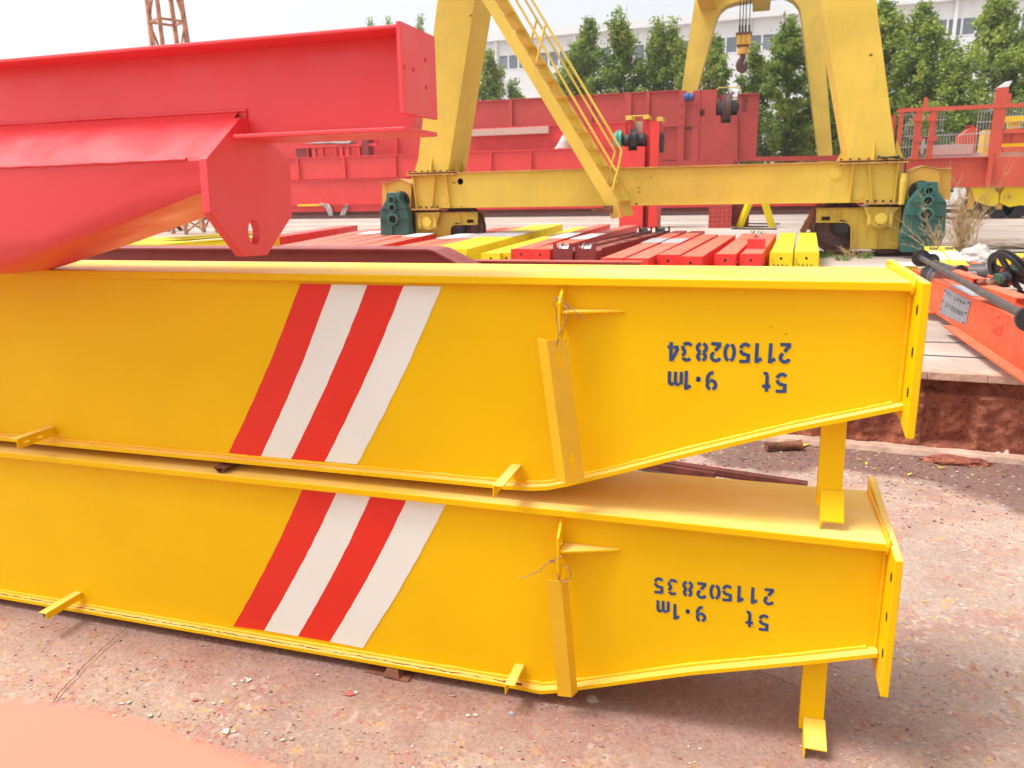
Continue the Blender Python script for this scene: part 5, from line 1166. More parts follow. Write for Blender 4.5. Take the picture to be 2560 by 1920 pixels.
def trestle(lbl, pts, Y, mat, wd=.14, name='trestle', skids=()):
    P = lambda p: onY(p, Y); t = thing(name, lbl, 'trestle', P(pts[0][1]), None)
    for a, b_ in pts:
        mb = MB(); p0, p1 = P(a), P(b_); p1.z = max(p1.z, PZ+.02); p0.y -= .25; mb.bar(p0, p1, wd, wd*.8); mb.build('leg', mat, t)
        mb = MB(); mb.bar(p0+Vector((0, .02, 0)), p1+Vector((0, 1.2, 0)), wd, wd*.8); mb.build('leg', mat, t)
    a, b_ = P(pts[0][0]), P(pts[-1][0]); mb = MB(); mb.box(min(a.x, b_.x)-.1, max(a.x, b_.x)+.1, Y+.2, Y+.45, a.z, a.z+.12); mb.build('top_beam', mat, t)
    for (sa, sb) in skids:
        mb = MB(); p0, p1 = onZ(sa, PZ+.02), onZ(sb, PZ+.02); mb.bar(p0, p1, .08, .038); mb.build('skid', M['black'], t)
Yt = onZ(Z3(360, 1388), PZ).y
trestle('yellow A-shaped trestle on skids behind the gantry beam', [(Z3(425, 1230), Z3(362, 1388)), (Z3(515, 1230), Z3(562, 1382))], Yt, M['yelcar'], .16, skids=((Z3(318, 1395), Z3(590, 1397)), (Z3(340, 1362), Z3(606, 1366)), (Z3(345, 1380), Z3(575, 1382))))
L5 = zf(0, 460, 3.456)
Yt2 = onZ(L5(1380, 415), PZ).y
trestle('brown yellow trestle legs under the red girder, left of the rusty lattice mast', [(L5(1290, 200), L5(1275, 415)), (L5(1345, 200), L5(1385, 415))], Yt2, M['rust'], .2)
Yt3 = onZ(L5(1440, 370), PZ).y
trestle('single far olive trestle between the rusty mast and brown trestle', [(L5(1448, 150), L5(1435, 368)), (L5(1750, 130), L5(1745, 368))], Yt3, M['hood'], .22)
# red rack with plates on the ribbed girder at the left
def rack():
    Y = BY+.5; P = lambda p: onY(p, Y); t = thing('steel_rack', 'small red rack with pale plates on top of the ribbed girder, numbered 215', 'rack', P(W5(900, 515)))
    m_ = M['redbg']; z0 = z_[3]+.001
    zA = P(W5(900, 435)).z; zB = P(W5(900, 398)).z
    mb = MB(); mb.box(P(W5(320, 0)).x, P(W5(1400, 0)).x, Y, Y+.8, zA, zB); mb.build('top_beam', m_, t)
    for x, w_ in ((550, .07), (650, .2), (790, .07), (1000, .1), (1090, .18), (1185, .25), (1370, .12)):
        mb = MB(); c = P(W5(x, 450)).x; mb.box(c-w_/2, c+w_/2, Y+.05, Y+.3, z0, zA-.001); mb.build('post', m_, t)
    mb = MB(); a = P(W5(320, 0)).x; mb.box(a, P(W5(535, 0)).x, Y+.1, Y+.7, z0, zA-.001); mb.build('plate_pack', M['maroon'], t); mb = MB(); mb.box(P(W5(1400, 0)).x, P(W5(1500, 0)).x, Y+.05, Y+.7, z0, P(W5(0, 330)).z); mb.build('plate_pack', M['maroon'], t)
    mb = MB(); mb.box(P(W5(1260, 0)).x, P(W5(1560, 0)).x, Y+.75, Y+.9, zB, P(W5(0, 325)).z); mb.box(P(W5(1501, 0)).x, P(W5(1630, 0)).x, Y+.1, Y+.2, zA, zB); mb.build('side_plate', m_, t)
    mb = MB(); mb.plate([(P(W5(x, 0)).x, Y-.05, P(W5(x, y)).z) for x, y in ((480, 378), (700, 352), (900, 352), (960, 338), (1160, 342), (1240, 328), (1215, 372), (1000, 375), (940, 368), (700, 375))], (0, .8, 0)); mb.build('plastic_sheet', M['sack'], t)
    mb = MB(); text_line(mb, '215', (P(W5(1060, 415)).x, Y-.005, (zA+zB)/2), (.22, 0, 0), (0, 0, .22), (0, -1, 0), .9, .14); mb.build('number_lettering', M['maroon'], t)
rack()
# grey cloth rag that hangs out of the stack
mb = MB(); P = lambda x, y: onY(W5(x, y), BY-.15)
ctr = [(790, 1335, 60), (850, 1350, 62), (900, 1400, 50), (930, 1480, 42), (960, 1550, 30), (1040, 1575, 22), (1100, 1565, 28), (1130, 1500, 48), (1160, 1420, 42), (1190, 1350, 25)]
vs = []
for i, (x, y, w_) in enumerate(ctr):
    for j in range(7): v = P(x+(j-3)/3*w_*.9, y+(abs(j-3)-1.5)*3); v.y += .06*math.sin(j*2.1+i); v.z = max(v.z, PZ+.02); vs.append(v)
fs = [(i*7+j, i*7+j+1, i*7+j+8, i*7+j+7) for i in range(len(ctr)-1) for j in range(6)]
mb.add(vs, fs, True); o = mb.build('rag', M['sack']); so_ = o.modifiers.new('solid', 'SOLIDIFY'); so_.thickness = .02; tag(o, 'grey dusty rag hanging out of the red girder stack to the apron', 'rag')
mb = MB(); a, b_ = P(400, 1330), P(900, 1345); mb.box(a.x, b_.x, BY-.12, BY-.02, z_[1]-.035, z_[1]+.06); tag(mb.build('yellow_strip', M['yelcar']), 'thin yellow bar lying between red girders beside the grey rag', 'steel bar')

# ================================================================ RED CAR WITH MESH CAGE AND YELLOW BOGIES (RIGHT)
def cage():
    Y = 29.0; P = lambda p, yy=Y: onY(p, yy); t = thing('crane_trolley', 'orange red trolley with mesh cage railing on yellow bogies at the right', 'trolley', (P(ZR(1000, 1000)).x, Y+1, PZ))
    m_ = M['cagered']; zt = P(ZR(800, 1015)).z; zb2 = P(ZR(1200, 1385)).z; xa = P(ZR(60, 1200)).x; xb = P(ZR(2300, 1100)).x; xk = P(ZR(1190, 1100)).x
    mb = MB(); mb.box(xa, xk, Y+.05, Y+2.2, zb2, zt); mb.box(xk+.001, xb, Y-.1, Y+2.2, zb2, zt); mb.build('body_beam', m_, t)
    mb = MB(); mb.box(xa-.05, xk-.001, Y-.1, Y+2.3, zt+.001, zt+.03) ; mb.build('deck_plate', m_, t)
    for xe in (1190,):
        mb = MB(); mb.box(P(ZR(1175, 1100)).x, P(ZR(1225, 1100)).x, Y-.28, Y-.101, zb2, zt+.05); mb.build('stiffener', m_, t)
    zr0, zr1 = P(ZR(600, 395)).z, P(ZR(600, 345)).z
    def post(x0, x1, za=None, zb_=None, nm='post', yy=Y):
        mb = MB(); a, b_ = P(ZR(x0, 700), yy).x, P(ZR(x1, 700), yy).x; mb.box(a, b_, yy, yy+.12, zt+.031 if za is None else za, zr0-.001 if zb_ is None else zb_); mb.build(nm, m_, t)
    post(25, 75); post(235, 320); post(425, 500)
    post(1235, 1390, zt+.0305, P(ZR(1350, 100)).z)
    mb = MB(); mb.box(P(ZR(30, 370)).x, xb, Y-.02, Y+.13, zr0, zr1); mb.build('top_rail', m_, t)
    post(-60, -20, None, P(ZR(0, 430)).z, yy=Y+.6)
    for x, y in ((380, 300), (1455, 260)):
        a = P(ZR(x, 345)); mb = MB(); mb.box(a.x-.05, a.x+.05, Y, Y+.1, zr1+.0005, zr1+.30); mb.build('lug', m_, t)
    a = P(ZR(1365, 100)); mb = MB(); mb.hexa([(a.x-.12, Y, a.z+.001), (a.x+.2, Y, a.z+.02), (a.x+.2, Y+.1, a.z+.02), (a.x-.12, Y+.1, a.z+.001)], [(a.x+.1, Y, a.z+.17), (a.x+.28, Y, a.z+.20), (a.x+.28, Y+.1, a.z+.20), (a.x+.1, Y+.1, a.z+.17)]); mb.build('white_tip', M['whitebar'], t)
    for x in (280, 465):
        for y in (500, 760):
            c = P(ZR(x, y)); mb = MB(); mb.box(c.x-.14, c.x+.14, Y-.03, Y-.001, c.z-.08, c.z+.08); mb.build('clamp', m_, t)
    # wire mesh
    def mesh(x0, x1, y0, y1, sx, sy, yy, nm='mesh_panel'):
        a, b_ = P(ZR(x0, (y0+y1)/2), yy), P(ZR(x1, (y0+y1)/2), yy); z1, z0 = P(ZR(x0, y0), yy).z, P(ZR(x0, y1), yy).z
        mb = MB(); x = a.x
        while x < b_.x: mb.box(x-.006, x+.006, yy, yy+.012, z0, z1); x += sx
        z = z0
        while z < z1: mb.box(a.x, b_.x, yy-.018, yy-.0005, z-.009, z+.009); z += sy
        mb.build(nm, M['meshwire'], t)
    mesh(75, 240, 400, 1010, .085, .34, Y+.06); mesh(500, 640, 385, 660, .085, .34, Y+.06); mesh(330, 425, 640, 1010, .085, .34, Y+.06)
    mesh(500, 1230, 690, 1000, .085, .34, Y+.06); mesh(1060, 1240, 365, 690, .085, .34, Y+.06); mesh(1400, 2300, 340, 470, .085, .34, Y+.06); mesh(1400, 2300, 520, 620, .085, .4, Y+.06)
    mb = MB(); c = P(ZR(365, 860)); mb.box(c.x-.05, c.x+.05, Y+.2, Y+.25, P(ZR(0, 960)).z, P(ZR(0, 770)).z); mb.box(c.x-.3, c.x+.3, Y+.14, Y+.195, c.z-.05, c.z+.05); mb.build('white_cross', M['whitebar'], t)
    # lower cage items on the right: two red rails, uprights, yellow panels behind
    for y0, y1 in ((635, 690), (865, 930)):
        mb = MB(); mb.box(P(ZR(1391, y0)).x, xb, Y+.0, Y+.14, P(ZR(1500, y1)).z, P(ZR(1500, y0)).z); mb.build('rail', m_, t)
    for x in (1440, 1590, 1750):
        mb = MB(); a = P(ZR(x, 780)).x; mb.box(a-.17, a+.17, Y+.15, Y+.5, P(ZR(0, 860)).z, P(ZR(0, 700)).z); mb.build('post', m_, t)
    for (x0, x1, y0, y1, mt) in ((500, 1010, 840, 955, 'beige'), (460, 1250, 955, 1000, 'sack'), (1400, 2200, 475, 510, 'yelcar'), (1550, 1630, 475, 620, 'yelcar'), (1360, 2200, 720, 850, 'yelcar'), (1340, 2200, 935, 990, 'beige'), (1180, 1240, 640, 1000, 'gantry')):
        a, b_ = P(ZR(x0, y0), Y+1.2), P(ZR(x1, y1), Y+1.2); mb = MB(); mb.box(a.x, b_.x, Y+1.2+(x0 % 7)*.05, Y+1.9+(x0 % 7)*.05, max(b_.z, zt+.031), a.z); mb.build('inner_box', M[mt], t)
    a, b_ = P(ZR(850, 590), Y+2.5), P(ZR(1060, 680), Y+2.5); mb = MB(); mb.xz([(a.x, b_.z-1), (b_.x, b_.z-1), (b_.x, a.z-.1), (b_.x-.3, a.z), (a.x+.4, a.z), (a.x, a.z-.35)], Y+2.5, Y+3.2); mb.build('inner_box', m_, t)
    # yellow bogies with wheels
    for i, (x0, x1) in enumerate(((1000, 1360), (1370, 1730))):
        A = lambda u, v: (P(ZR(x0+(x1-x0)*u, 1400+240*v)).x, P(ZR(1200, 1400+240*v)).z)
        o = [A(0, 0), A(.82, 0), A(1, .35), A(.98, .78), A(.85, 1), A(.55, .95), A(.16, .72)] if i == 0 else [A(.18, 0), A(1, 0), A(1, 1), A(.75, .95), A(.35, 1.05), A(.2, .95), A(0, .8), A(.02, .35)]
        mb = MB(); mb.xz(o, Y+.2, Y+.26); bg_ = mb.build('bogie_frame', M['yelcar'], t); mb = MB(); mb.xz(o, Y+.9, Y+.96); mb.build('bogie_frame', M['yelcar'], t)
        mb = MB(); x0_, z0_ = A(0, 0); x1_, _ = A(.85, 0); mb.box(x0_-.05, x1_+.05, Y+.1, Y+1.0, z0_+.001, zb2-.001); mb.build('top_plate', M['gantry'], bg_)
        for u in ((.2, .8) if i else (.35,)):
            xw, _ = A(u, 0); mb = MB(); mb.lathe((xw, Y+.45, PZ+.40), (0, 1, 0), [(0, 0), (0, .40), (.03, .40), (.05, .34), (.25, .34), (.27, .40), (.3, .40), (.3, 0)], 28); mb.build('wheel', M['black'], bg_)
        xc, zc_ = A(.42 if i == 0 else .3, .52); mb = MB(); mb.lathe((xc, Y+.199, zc_), (0, -1, 0), [(0, .11), (.06, .11), (.06, .05), (.0, .05)], 16); mb.build('pin', M['gantry'], bg_)
        mb = MB(); mb.box(A(-.02, 0)[0], A(.2, 0)[0], Y+.3, Y+.8, PZ+.3, zb2-.001); mb.build('cross_member', M['hood'], bg_)
    xf = P(ZR(1840, 0)).x
    mb = MB(); mb.box(xf+2, xf+2.5, Y+.2, Y+1, PZ, zb2-.001); mb.build('support', M['hood'], t)
cage()

# ================================================================ RUSTY LATTICE MAST (LEFT)
def mast():
    Y = 21.0; MT = zf(340, 0, 12.76); P = lambda p: onY(p, Y)
    t = thing('lattice_mast', 'rusty angle iron lattice mast standing behind the glossy red girder', 'mast', P(L5(1660, 460)))
    b_l, b_r = onY(L5(1515, 300), Y), onY(L5(1830, 300), Y); t_l, t_r = P(MT(450, 0)), P(MT(1345, 0)); cxb = (b_l.x+b_r.x)/2; hb_ = (b_r.x-b_l.x)/2; cxt = (t_l.x+t_r.x)/2; ht = (t_r.x-t_l.x)/2
    zA_, zB_ = b_l.z, t_l.z
    C_ = lambda z: (cxb+(cxt-cxb)*(z-zA_)/(zB_-zA_)); R_ = lambda z: (hb_+(ht-hb_)*(z-zA_)/(zB_-zA_))
    an = [0.30+i*math.pi/2 for i in range(4)]
    V = lambda k_, z: Vector((C_(z)+R_(z)*math.cos(an[k_ % 4]), Y+R_(z)*math.sin(an[k_ % 4]), z))
    zs = [PZ, 1.35, 2.5, 3.65, 4.8, 5.95, 7.1, 8.2]
    zring = P(MT(1000, 700)).z; zl_ = onY(L5(1650, 205), Y).z; zs = [PZ+.01, zl_]; st_ = (zring-zl_)/2; zs += [zl_+st_*i for i in range(1, 5)]
    for k_ in range(4):
        mb = MB(); mb.bar(V(k_, zs[0]), V(k_, zs[-1]), .11, .11); mb.build('post', M['rustlight'], t)
    for i, z in enumerate(zs[1:]):
        for k_ in range(4): mb = MB(); mb.bar(V(k_, z), V(k_+1, z), .04, .07); mb.build('cross_bar', M['rustlight'], t)
    for i in range(len(zs)-1):
        for k_ in range(4):
            a, b_ = (V(k_, zs[i]+.06), V(k_+1, zs[i+1]-.06)) if (i+k_) % 2 else (V(k_+1, zs[i]+.06), V(k_, zs[i+1]-.06))
            mb = MB(); mb.bar(a, b_, .05, .05); mb.build('diagonal_brace', M['rustlight'], t)
mast()

# ================================================================ THINGS ON THE APRON AT THE RIGHT
H1 = zf(2200, 560, 4.88); H2 = zf(2360, 600, 5.925)
def right_items():
    O, St, Bk = M['orange'], M['steel'], M['black']
    # long channel beam running towards the camera at the right, with the grey number plate
    zt = .80; A0 = onZ(H1(400, 545), zt); A1 = onZ(H1(1690, 1160), zt)
    d = (A1-A0).normalized(); s_ = Vector((d.y, -d.x, 0))
    if s_.y > 0: s_ = -s_        # towards the camera
    t = thing('channel_beam', 'orange red channel beam with grey number plate on the apron edge at right', 'steel frame', (A0.x, A0.y, PZ))
    L_ = (A1-A0).length+.5; up_ = Vector((0, 0, 1))
    W_ = lambda a, s, z: Vector((A0.x, A0.y, 0))+d*a+s_*s+up_*z
    def bx(mb, a0, a1, s0, s1, z0, z1): return mb.hexa([W_(a0, s0, z0), W_(a1, s0, z0), W_(a1, s1, z0), W_(a0, s1, z0)], [W_(a0, s0, z1), W_(a1, s0, z1), W_(a1, s1, z1), W_(a0, s1, z1)])
    zlo = PZ+.07
    mb = MB(); bx(mb, 0, L_, -.008, 0, zlo, zt-.0085); mb.build('web', O, t)
    mb = MB(); bx(mb, 0, L_, -.10, .004, zt-.008, zt); mb.build('top_flange', O, t)
    mb = MB(); p_end = onZ(H1(730, 1080), zlo); ta = (p_end-A0).dot(d); tb_ = (onZ(H1(950, 1240), zlo)-A0).dot(d)
    bx(mb, 0, ta, -.008, .05, zlo-.01, zlo-.0005); bx(mb, tb_, L_, -.008, .07, zlo-.01, zlo-.0005); mb.build('bottom_flange', O, t)
    mb = MB(); bx(mb, .05, L_, -.55, -.54, zlo, zt-.06); bx(mb, 0, .01, -.54, -.009, zlo, zt-.02); mb.build('rear_web', O, t)
    def onW(p, s=0.0):      # ray to the web plane
        dr = ray(p); o0 = W_(0, s, 0); k_ = (o0-EYE).dot(s_)/dr.dot(s_); return EYE+dr*k_
    c4 = [onW(H1(*p), .004) for p in ((795, 775), (1110, 935), (1040, 1230), (722, 1085))]
    mb = MB(); mb.plate(c4, s_*-.003); pl_ = mb.build('number_plate', M['plategrey'], t)
    gh = .040; e1 = (c4[1]-c4[0]).normalized(); e2 = -(c4[3]-c4[0]).normalized()
    mb = MB(); n_ = s_
    Q = lambda u, v: c4[0]+(c4[1]-c4[0])*u+(c4[3]-c4[0])*v+s_*.0012
    pw, ph = (c4[1]-c4[0]).length, (c4[3]-c4[0]).length
    text_line(mb, '5t', Q(.16, .16), e1*pw*.13, e2*ph*.12, n_, .8, .2); text_line(mb, 'LAbA', Q(.48, .17), e1*pw*.14, e2*ph*.12, n_, .8, .22)
    text_line(mb, '211302900', Q(.20, .56), e1*pw*.100, e2*ph*.16, n_, .80, .20); mb.build('number_lettering', M['blackmark'], pl_)
    for u, v in ((.03, .1), (.03, .5), (.03, .82), (.95, .1), (.96, .45), (.95, .8)):
        mb = MB(); c = Q(u, v); mb.cyl(c-s_*.001, c+s_*.006, .006, n=8); mb.build('rivet', M['bolt'], pl_)
    # faded scrawl of darker red on the web
    mb = MB(); K_ = lambda x, y: onW(H1(x, y), .0015)
    for st_ in (((1420, 1150), (1455, 1130), (1450, 1165)), ((1405, 1215), (1410, 1220)), ((1380, 1300), (1430, 1280), (1470, 1265)), ((1440, 1235), (1420, 1290), (1395, 1335)), ((1500, 1215), (1480, 1290), (1465, 1350)), ((1400, 1345), (1470, 1360))):
        mb.ribbon([K_(*p) for p in st_], .010, s_)
    mb.build('red_scrawl', M['stripe_red'], t)
    mb = MB(); c4b = [onZ(H1(*p), zt+.002) for p in ((850, 745), (1010, 755), (1235, 880), (1110, 880))]; mb.plate(c4b, (0, 0, .003)); mb.build('cover_sheet', M['greyplate'], t)
    # toothed gear and grey drum wheel sitting in the frame
    c = onZ(H1(615, 625), .80); c2 = onZ(H1(800, 665), .80)
    tg_ = thing('gear_wheel', 'toothed dark gear and wheel sitting between the orange red beams', 'gear', (c.x, c.y, zlo))
    ax = (c2-c).normalized(); mb = MB(); prof = [(0, .035), (0, .085), (.07, .085), (.075, .06), (.13, .065), (.14, .095), (.16, .095), (.165, .08), (.23, .08), (.235, .095), (.25, .095), (.255, 0)]
    mb.lathe(c, ax, prof, 30); mb.build('wheel', St, tg_)
    mb = MB(); u = ax.cross(Vector((0, 0, 1))).normalized(); w_ = ax.cross(u)
    for i in range(34):
        g = 2*math.pi*i/34; r_ = u*math.cos(g)+w_*math.sin(g); tt = ax.cross(r_); p = c+r_*.088
        mb.hexa([p-tt*.004, p+tt*.004, p+tt*.003+r_*.008, p-tt*.003+r_*.008], [p-tt*.004+ax*.07, p+tt*.004+ax*.07, p+tt*.003+r_*.008+ax*.07, p-tt*.003+r_*.008+ax*.07])
    mb.build('teeth', Bk, tg_)
    mb = MB(); mb.cyl(c-ax*.002, c-ax*.001, .045, n=20); mb.build('bore', M['hole'], tg_)
    # drive shafts with flanged ends
    def shaft(lbl, p0, p1, Z0, Z1, r, fr):
        a, b_ = onZ(p0, Z0), onZ(p1, Z1); ax = (b_-a).normalized(); t2 = thing('drive_shaft', lbl, 'drive shaft', (a+b_)/2)
        mb = MB(); mb.cyl(a, b_, r, n=20); mb.build('tube', M['shaft'], t2)
        mb = MB(); mb.lathe(a-ax*.03, ax, [(0, 0), (0, fr), (.018, fr), (.02, fr*.55), (.07, fr*.5), (.075, r)], 28); mb.build('flange', Bk, t2)
        mb = MB(); mb.lathe(b_+ax*.05, -ax, [(0, 0), (0, fr*.8), (.03, fr*.8), (.032, fr*.45), (.08, r*1.1)], 28); mb.build('flange', Bk, t2)
    shaft('long grey drive shaft with black flange lying across the orange red beams', H1(505, 418), H1(1800, 1145), .90, .90, .022, .075)
    shaft('shorter drive shaft half hidden behind the long one', H1(640, 455), H1(960, 570), .87, .84, .020, .065)
    # second orange red angle beams
    def beam(lbl, pa, pb, Z, w_, h_, name='steel_beam'):
        a, b_ = onZ(pa, Z), onZ(pb, Z); ax = (b_-a).normalized(); s2 = Vector((ax.y, -ax.x, 0)); t2 = thing(name, lbl, 'steel beam', (a.x, a.y, Z-h_))
        mb = MB(); mb.hexa([a-s2*0, b_-s2*0, b_+s2*w_, a+s2*w_], [v-Vector((0, 0, .008)) for v in (a, b_, b_+s2*w_, a+s2*w_)]); mb.build('top_face', O, t2, bevel=.002)
        mb = MB(); zlo2 = PZ+.035
        for e in ((a+s2*(w_-.008), b_+s2*(w_-.008), b_+s2*w_, a+s2*w_), (a, b_, b_+s2*.008, a+s2*.008)):
            mb.hexa([Vector((v.x, v.y, Z-.009)) for v in e], [Vector((v.x, v.y, max(zlo2, Z-h_))) for v in e])
        mb.build('side_face', O, t2)
        mb = MB()
        for f in (.15, .85):
            c = a.lerp(b_, f)-s2*.06; mb.box(c.x-.03, c.x+.03, c.y-.03, c.y+.03, PZ+.001, Z-.0095)
        mb.build('foot', M['timber'], t2)
    beam('orange red beam along the middle of the heap behind the drive shaft', H1(975, 555), H1(1300, 665), .86, .09, .10)
    beam('orange red box section at the right edge in front of the black sheave', H1(1390, 740), H1(1900, 900), .90, .10, .06)
    beam('short red piece behind the drive shaft next to the yellow brackets', H1(810, 500), H1(1055, 500), .74, .14, .08)
    # orange red box behind
    c = onZ(H1(1290, 600), PZ); a = onY(H1(1175, 470), c.y); b_ = onY(H1(1480, 490), c.y)
    mb = MB(); zt_ = onY(H1(1200, 470), c.y).z
    mb.hexa([(a.x, c.y, PZ+.01), (b_.x, c.y, PZ+.01), (b_.x, c.y+.35, PZ+.01), (a.x, c.y+.35, PZ+.01)], [(a.x, c.y, zt_-.08), (b_.x, c.y, zt_-.14), (b_.x, c.y+.35, zt_-.08), (a.x+.03, c.y+.35, zt_)])
    tag(mb.build('steel_box', O, bevel=.006), 'orange red box casing behind the black sheave at the right', 'steel box')
    # black spoked sheave in a red fork
    Zs = .93; ce = onZ(H1(1590, 615), Zs); t3 = thing('rope_sheave', 'large black rope sheave leaning in an orange red fork at right edge', 'sheave', (ce.x, ce.y, PZ))
    ax = Vector((.815, .32, .475)).normalized(); u = ax.cross(Vector((0, 0, 1))).normalized(); w_ = ax.cross(u); R_ = .18
    mb = MB(); mb.lathe(ce-ax*.03, ax, [(.01, R_*.80), (.01, R_), (.018, R_), (.03, R_*.88), (.042, R_), (.05, R_), (.05, R_*.80), (.01, R_*.80)], 44); mb.build('rim', Bk, t3)
    mb = MB()
    for i in range(6):
        g = 2*math.pi*i/6+.3; r_ = u*math.cos(g)+w_*math.sin(g); mb.bar(ce+r_*.03, ce+r_*R_*.83, .055, .014, up=ax)
    mb.build('spoke', Bk, t3)
    mb = MB(); mb.lathe(ce-ax*.06, ax, [(0, 0), (0, .045), (.12, .045), (.12, 0)], 20); mb.build('hub', Bk, t3)
    f0 = ce+ax*.075; fork = [onZ(H1(1310, 440), 1.0), None]
    pA = onY(H1(1757, 420), f0.y); pB = onY(H1(1480, 575), f0.y); pC = onY(H1(1600, 745), f0.y)
    mb = MB(); mb.bar(pA+(pA-pB)*.6, pB, .02, .02); mb.bar(pB, pC, .02, .02); mb.build('fork', O, t3)
    # green coupling with bracket
    c = onZ(H1(1440, 670), .93); t4 = thing('coupling', 'small green coupling with dark arm in front of the black sheave', 'coupling', c)
    ax2 = (onZ(H1(1560, 650), .93)-c).normalized(); mb = MB(); mb.lathe(c-ax2*.035, ax2, [(0, 0), (0, .03), (.012, .036), (.045, .036), (.055, .03), (.062, .03), (.064, 0)], 10); mb.build('body', M['greenc'], t4)
    mb = MB(); mb.lathe(c+ax2*.038, ax2, [(0, .026), (.04, .026), (.045, .04), (.08, .034), (.08, 0)], 16); mb.build('flange', Bk, t4)
    mb = MB(); b1, b2, b3 = onZ(H1(1225, 690), .93), onZ(H1(1300, 800), .87), onZ(H1(1400, 700), .92); mb.tube([b1, b1.lerp(b2, .5)+Vector((0, 0, -.01)), b2, b3], [.022, .028, .024, .02], 8); mb.build('arm', M['rust'], t4)
    mb = MB(); mb.cyl(onZ(H1(1310, 630), .96), onZ(H1(1370, 652), .95), .010, n=8); mb.build('pin', O, t4)
    c = onZ(H1(1700, 500), 1.0); t5 = thing('coupling', 'green coupling at the right picture edge behind the sheave', 'coupling', c)
    mb = MB(); mb.lathe(c-ax2*.05, ax2, [(0, 0), (0, .032), (.012, .04), (.06, .04), (.07, .03), (.09, .03), (.09, 0)], 10); mb.build('body', M['greenc'], t5)
    mb = MB(); mb.lathe(c+ax2*.062, ax2, [(0, .03), (.04, .03), (.04, 0)], 12); mb.build('flange', Bk, t5)
    # grey hub/bearing
    c = onZ(H1(1100, 600), .78); t6 = thing('wheel_block', 'grey wheel with dark rim behind the middle orange red beam', 'wheel', c)
    mb = MB(); mb.lathe(c, (.9, -.4, .05), [(0, 0), (0, .08), (.12, .08), (.125, .11), (.16, .11), (.16, 0)], 24); mb.build('drum', M['shaft'], t6)
    # yellow brackets with perforated pads
    for i, (pa, pb, wpx, lbl) in enumerate(((H1(540, 275), H1(640, 500), H1(700, 275), 'left yellow bracket with a slotted white pad on the apron'), (H1(720, 272), H1(870, 500), H1(880, 272), 'right yellow bracket with a slotted white pad on the apron'))):
        Z = .74; a, b_, c = onZ(pa, Z), onZ(pb, Z), onZ(wpx, Z); wv = (c-a); dv = (b_-a)
        t7 = thing('yellow_bracket', lbl, 'bracket', (a.x, a.y, PZ), 'yellow brackets on the apron')
        mb = MB(); mb.plate([a, c, c+dv, a+dv], (0, 0, -.02)); mb.build('top_plate', M['yelcar'], t7)
        mb = MB(); q0 = a+dv+Vector((0, 0, -.0201)); q1 = c+dv+Vector((0, 0, -.0201)); mb.plate([q0, q1, Vector((q1.x+.05, q1.y-.15, PZ+.01)), Vector((q0.x+.05, q0.y-.15, PZ+.01))], (0, .02, 0)); mb.box(a.x, c.x, a.y-.1, a.y-.02, PZ+.005, Z-.0205); mb.build('leg_plate', M['yelcar'], t7)
        mb = MB(); f0, f1 = .38, .80; L4 = [a+dv*f0+wv*.12, a+dv*f0+wv*1.0, a+dv*f1+wv*1.05, a+dv*f1+wv*.15]
        def el(u, v): c0 = a+dv*u+wv*v; return [c0+wv*(.16*math.cos(rad(k2*30)))+dv*(.06*math.sin(rad(k2*30))) for k2 in range(12)]
        mb.plate([v+Vector((0, 0, .012)) for v in L4], (0, 0, -.010), [[v+Vector((0, 0, .012)) for v in el(.70, .6)]]); mb.build('slotted_pad', M['whitebar'], t7)
        mb = MB(); c0 = a+dv*.22+wv*.55; mb.cyl(c0+Vector((0, 0, .001)), c0+Vector((0, 0, .03)), .05, n=16); mb.build('knob', St, t7)
    # yellow thing at right edge, white pads near girder end, rubble
    a = onZ(H1(1540, 395), .70); mb = MB(); mb.box(a.x, a.x+1.2, a.y, a.y+.5, PZ+.01, .70); tag(mb.build('steel_box', M['yelcar'], bevel=.008), 'lemon yellow casing behind the black sheave at the right edge', 'steel box')
    a = onZ(H1(340, 500), .62); t8 = thing('slotted_plate', 'white slotted plate lying just behind the upper girder end', 'plate', a)
    w8 = .13; mb = MB(); mb.plate([a+Vector(v) for v in ((-w8*1.2, -.12, 0), (w8*1.3, -.2, 0), (w8*1.5, .16, 0), (-w8, .18, 0))], (0, 0, .015), [[a+Vector((.07*math.cos(rad(k2*30)), .03*math.sin(rad(k2*30)), 0)) for k2 in range(12)]]); mb.build('pad', M['whitebar'], t8)
    mb = MB(); mb.box(a.x-.1, a.x+.1, a.y-.05, a.y+.1, PZ+.005, a.z-.001); mb.build('foot', M['yelcar'], t8)
    def rock(lbl, p, sx, sy, sz, mat, nm, seed, Z=PZ, cat='rubble'):
        c = onZ(p, Z); bm = bmesh.new(); bmesh.ops.create_icosphere(bm, subdivisions=4, radius=1)
        for v in bm.verts:
            n_ = mn.noise(v.co*1.7+Vector((seed, 0, 0)))*.35+mn.noise(v.co*5+Vector((seed, 3, 0)))*.12
            k_ = 1+n_; v.co = Vector((v.co.x*sx*k_, v.co.y*sy*k_, max(-.4, v.co.z)*sz*k_+sz*.38))
        me = bpy.data.meshes.new(nm); bm.to_mesh(me); bm.free(); o = bpy.data.objects.new(nm, me); COL.objects.link(o); o.location = c; me.materials.append(mat); tag(o, lbl, cat)
    rock('crumpled pale plastic sack beside the yellow brackets', H1(1210, 480), .26, .2, .17, M['sack'], 'sack', 1, cat='sack')
    rock('long low heap of broken concrete on the far apron at right', H1(1500, 290), 1.0, .35, .10, M['timber'], 'concrete_rubble', 4)
    # rough log, chunk and pale stone at the foot of the step
    W7 = zf(1850, 1040, 3.115)
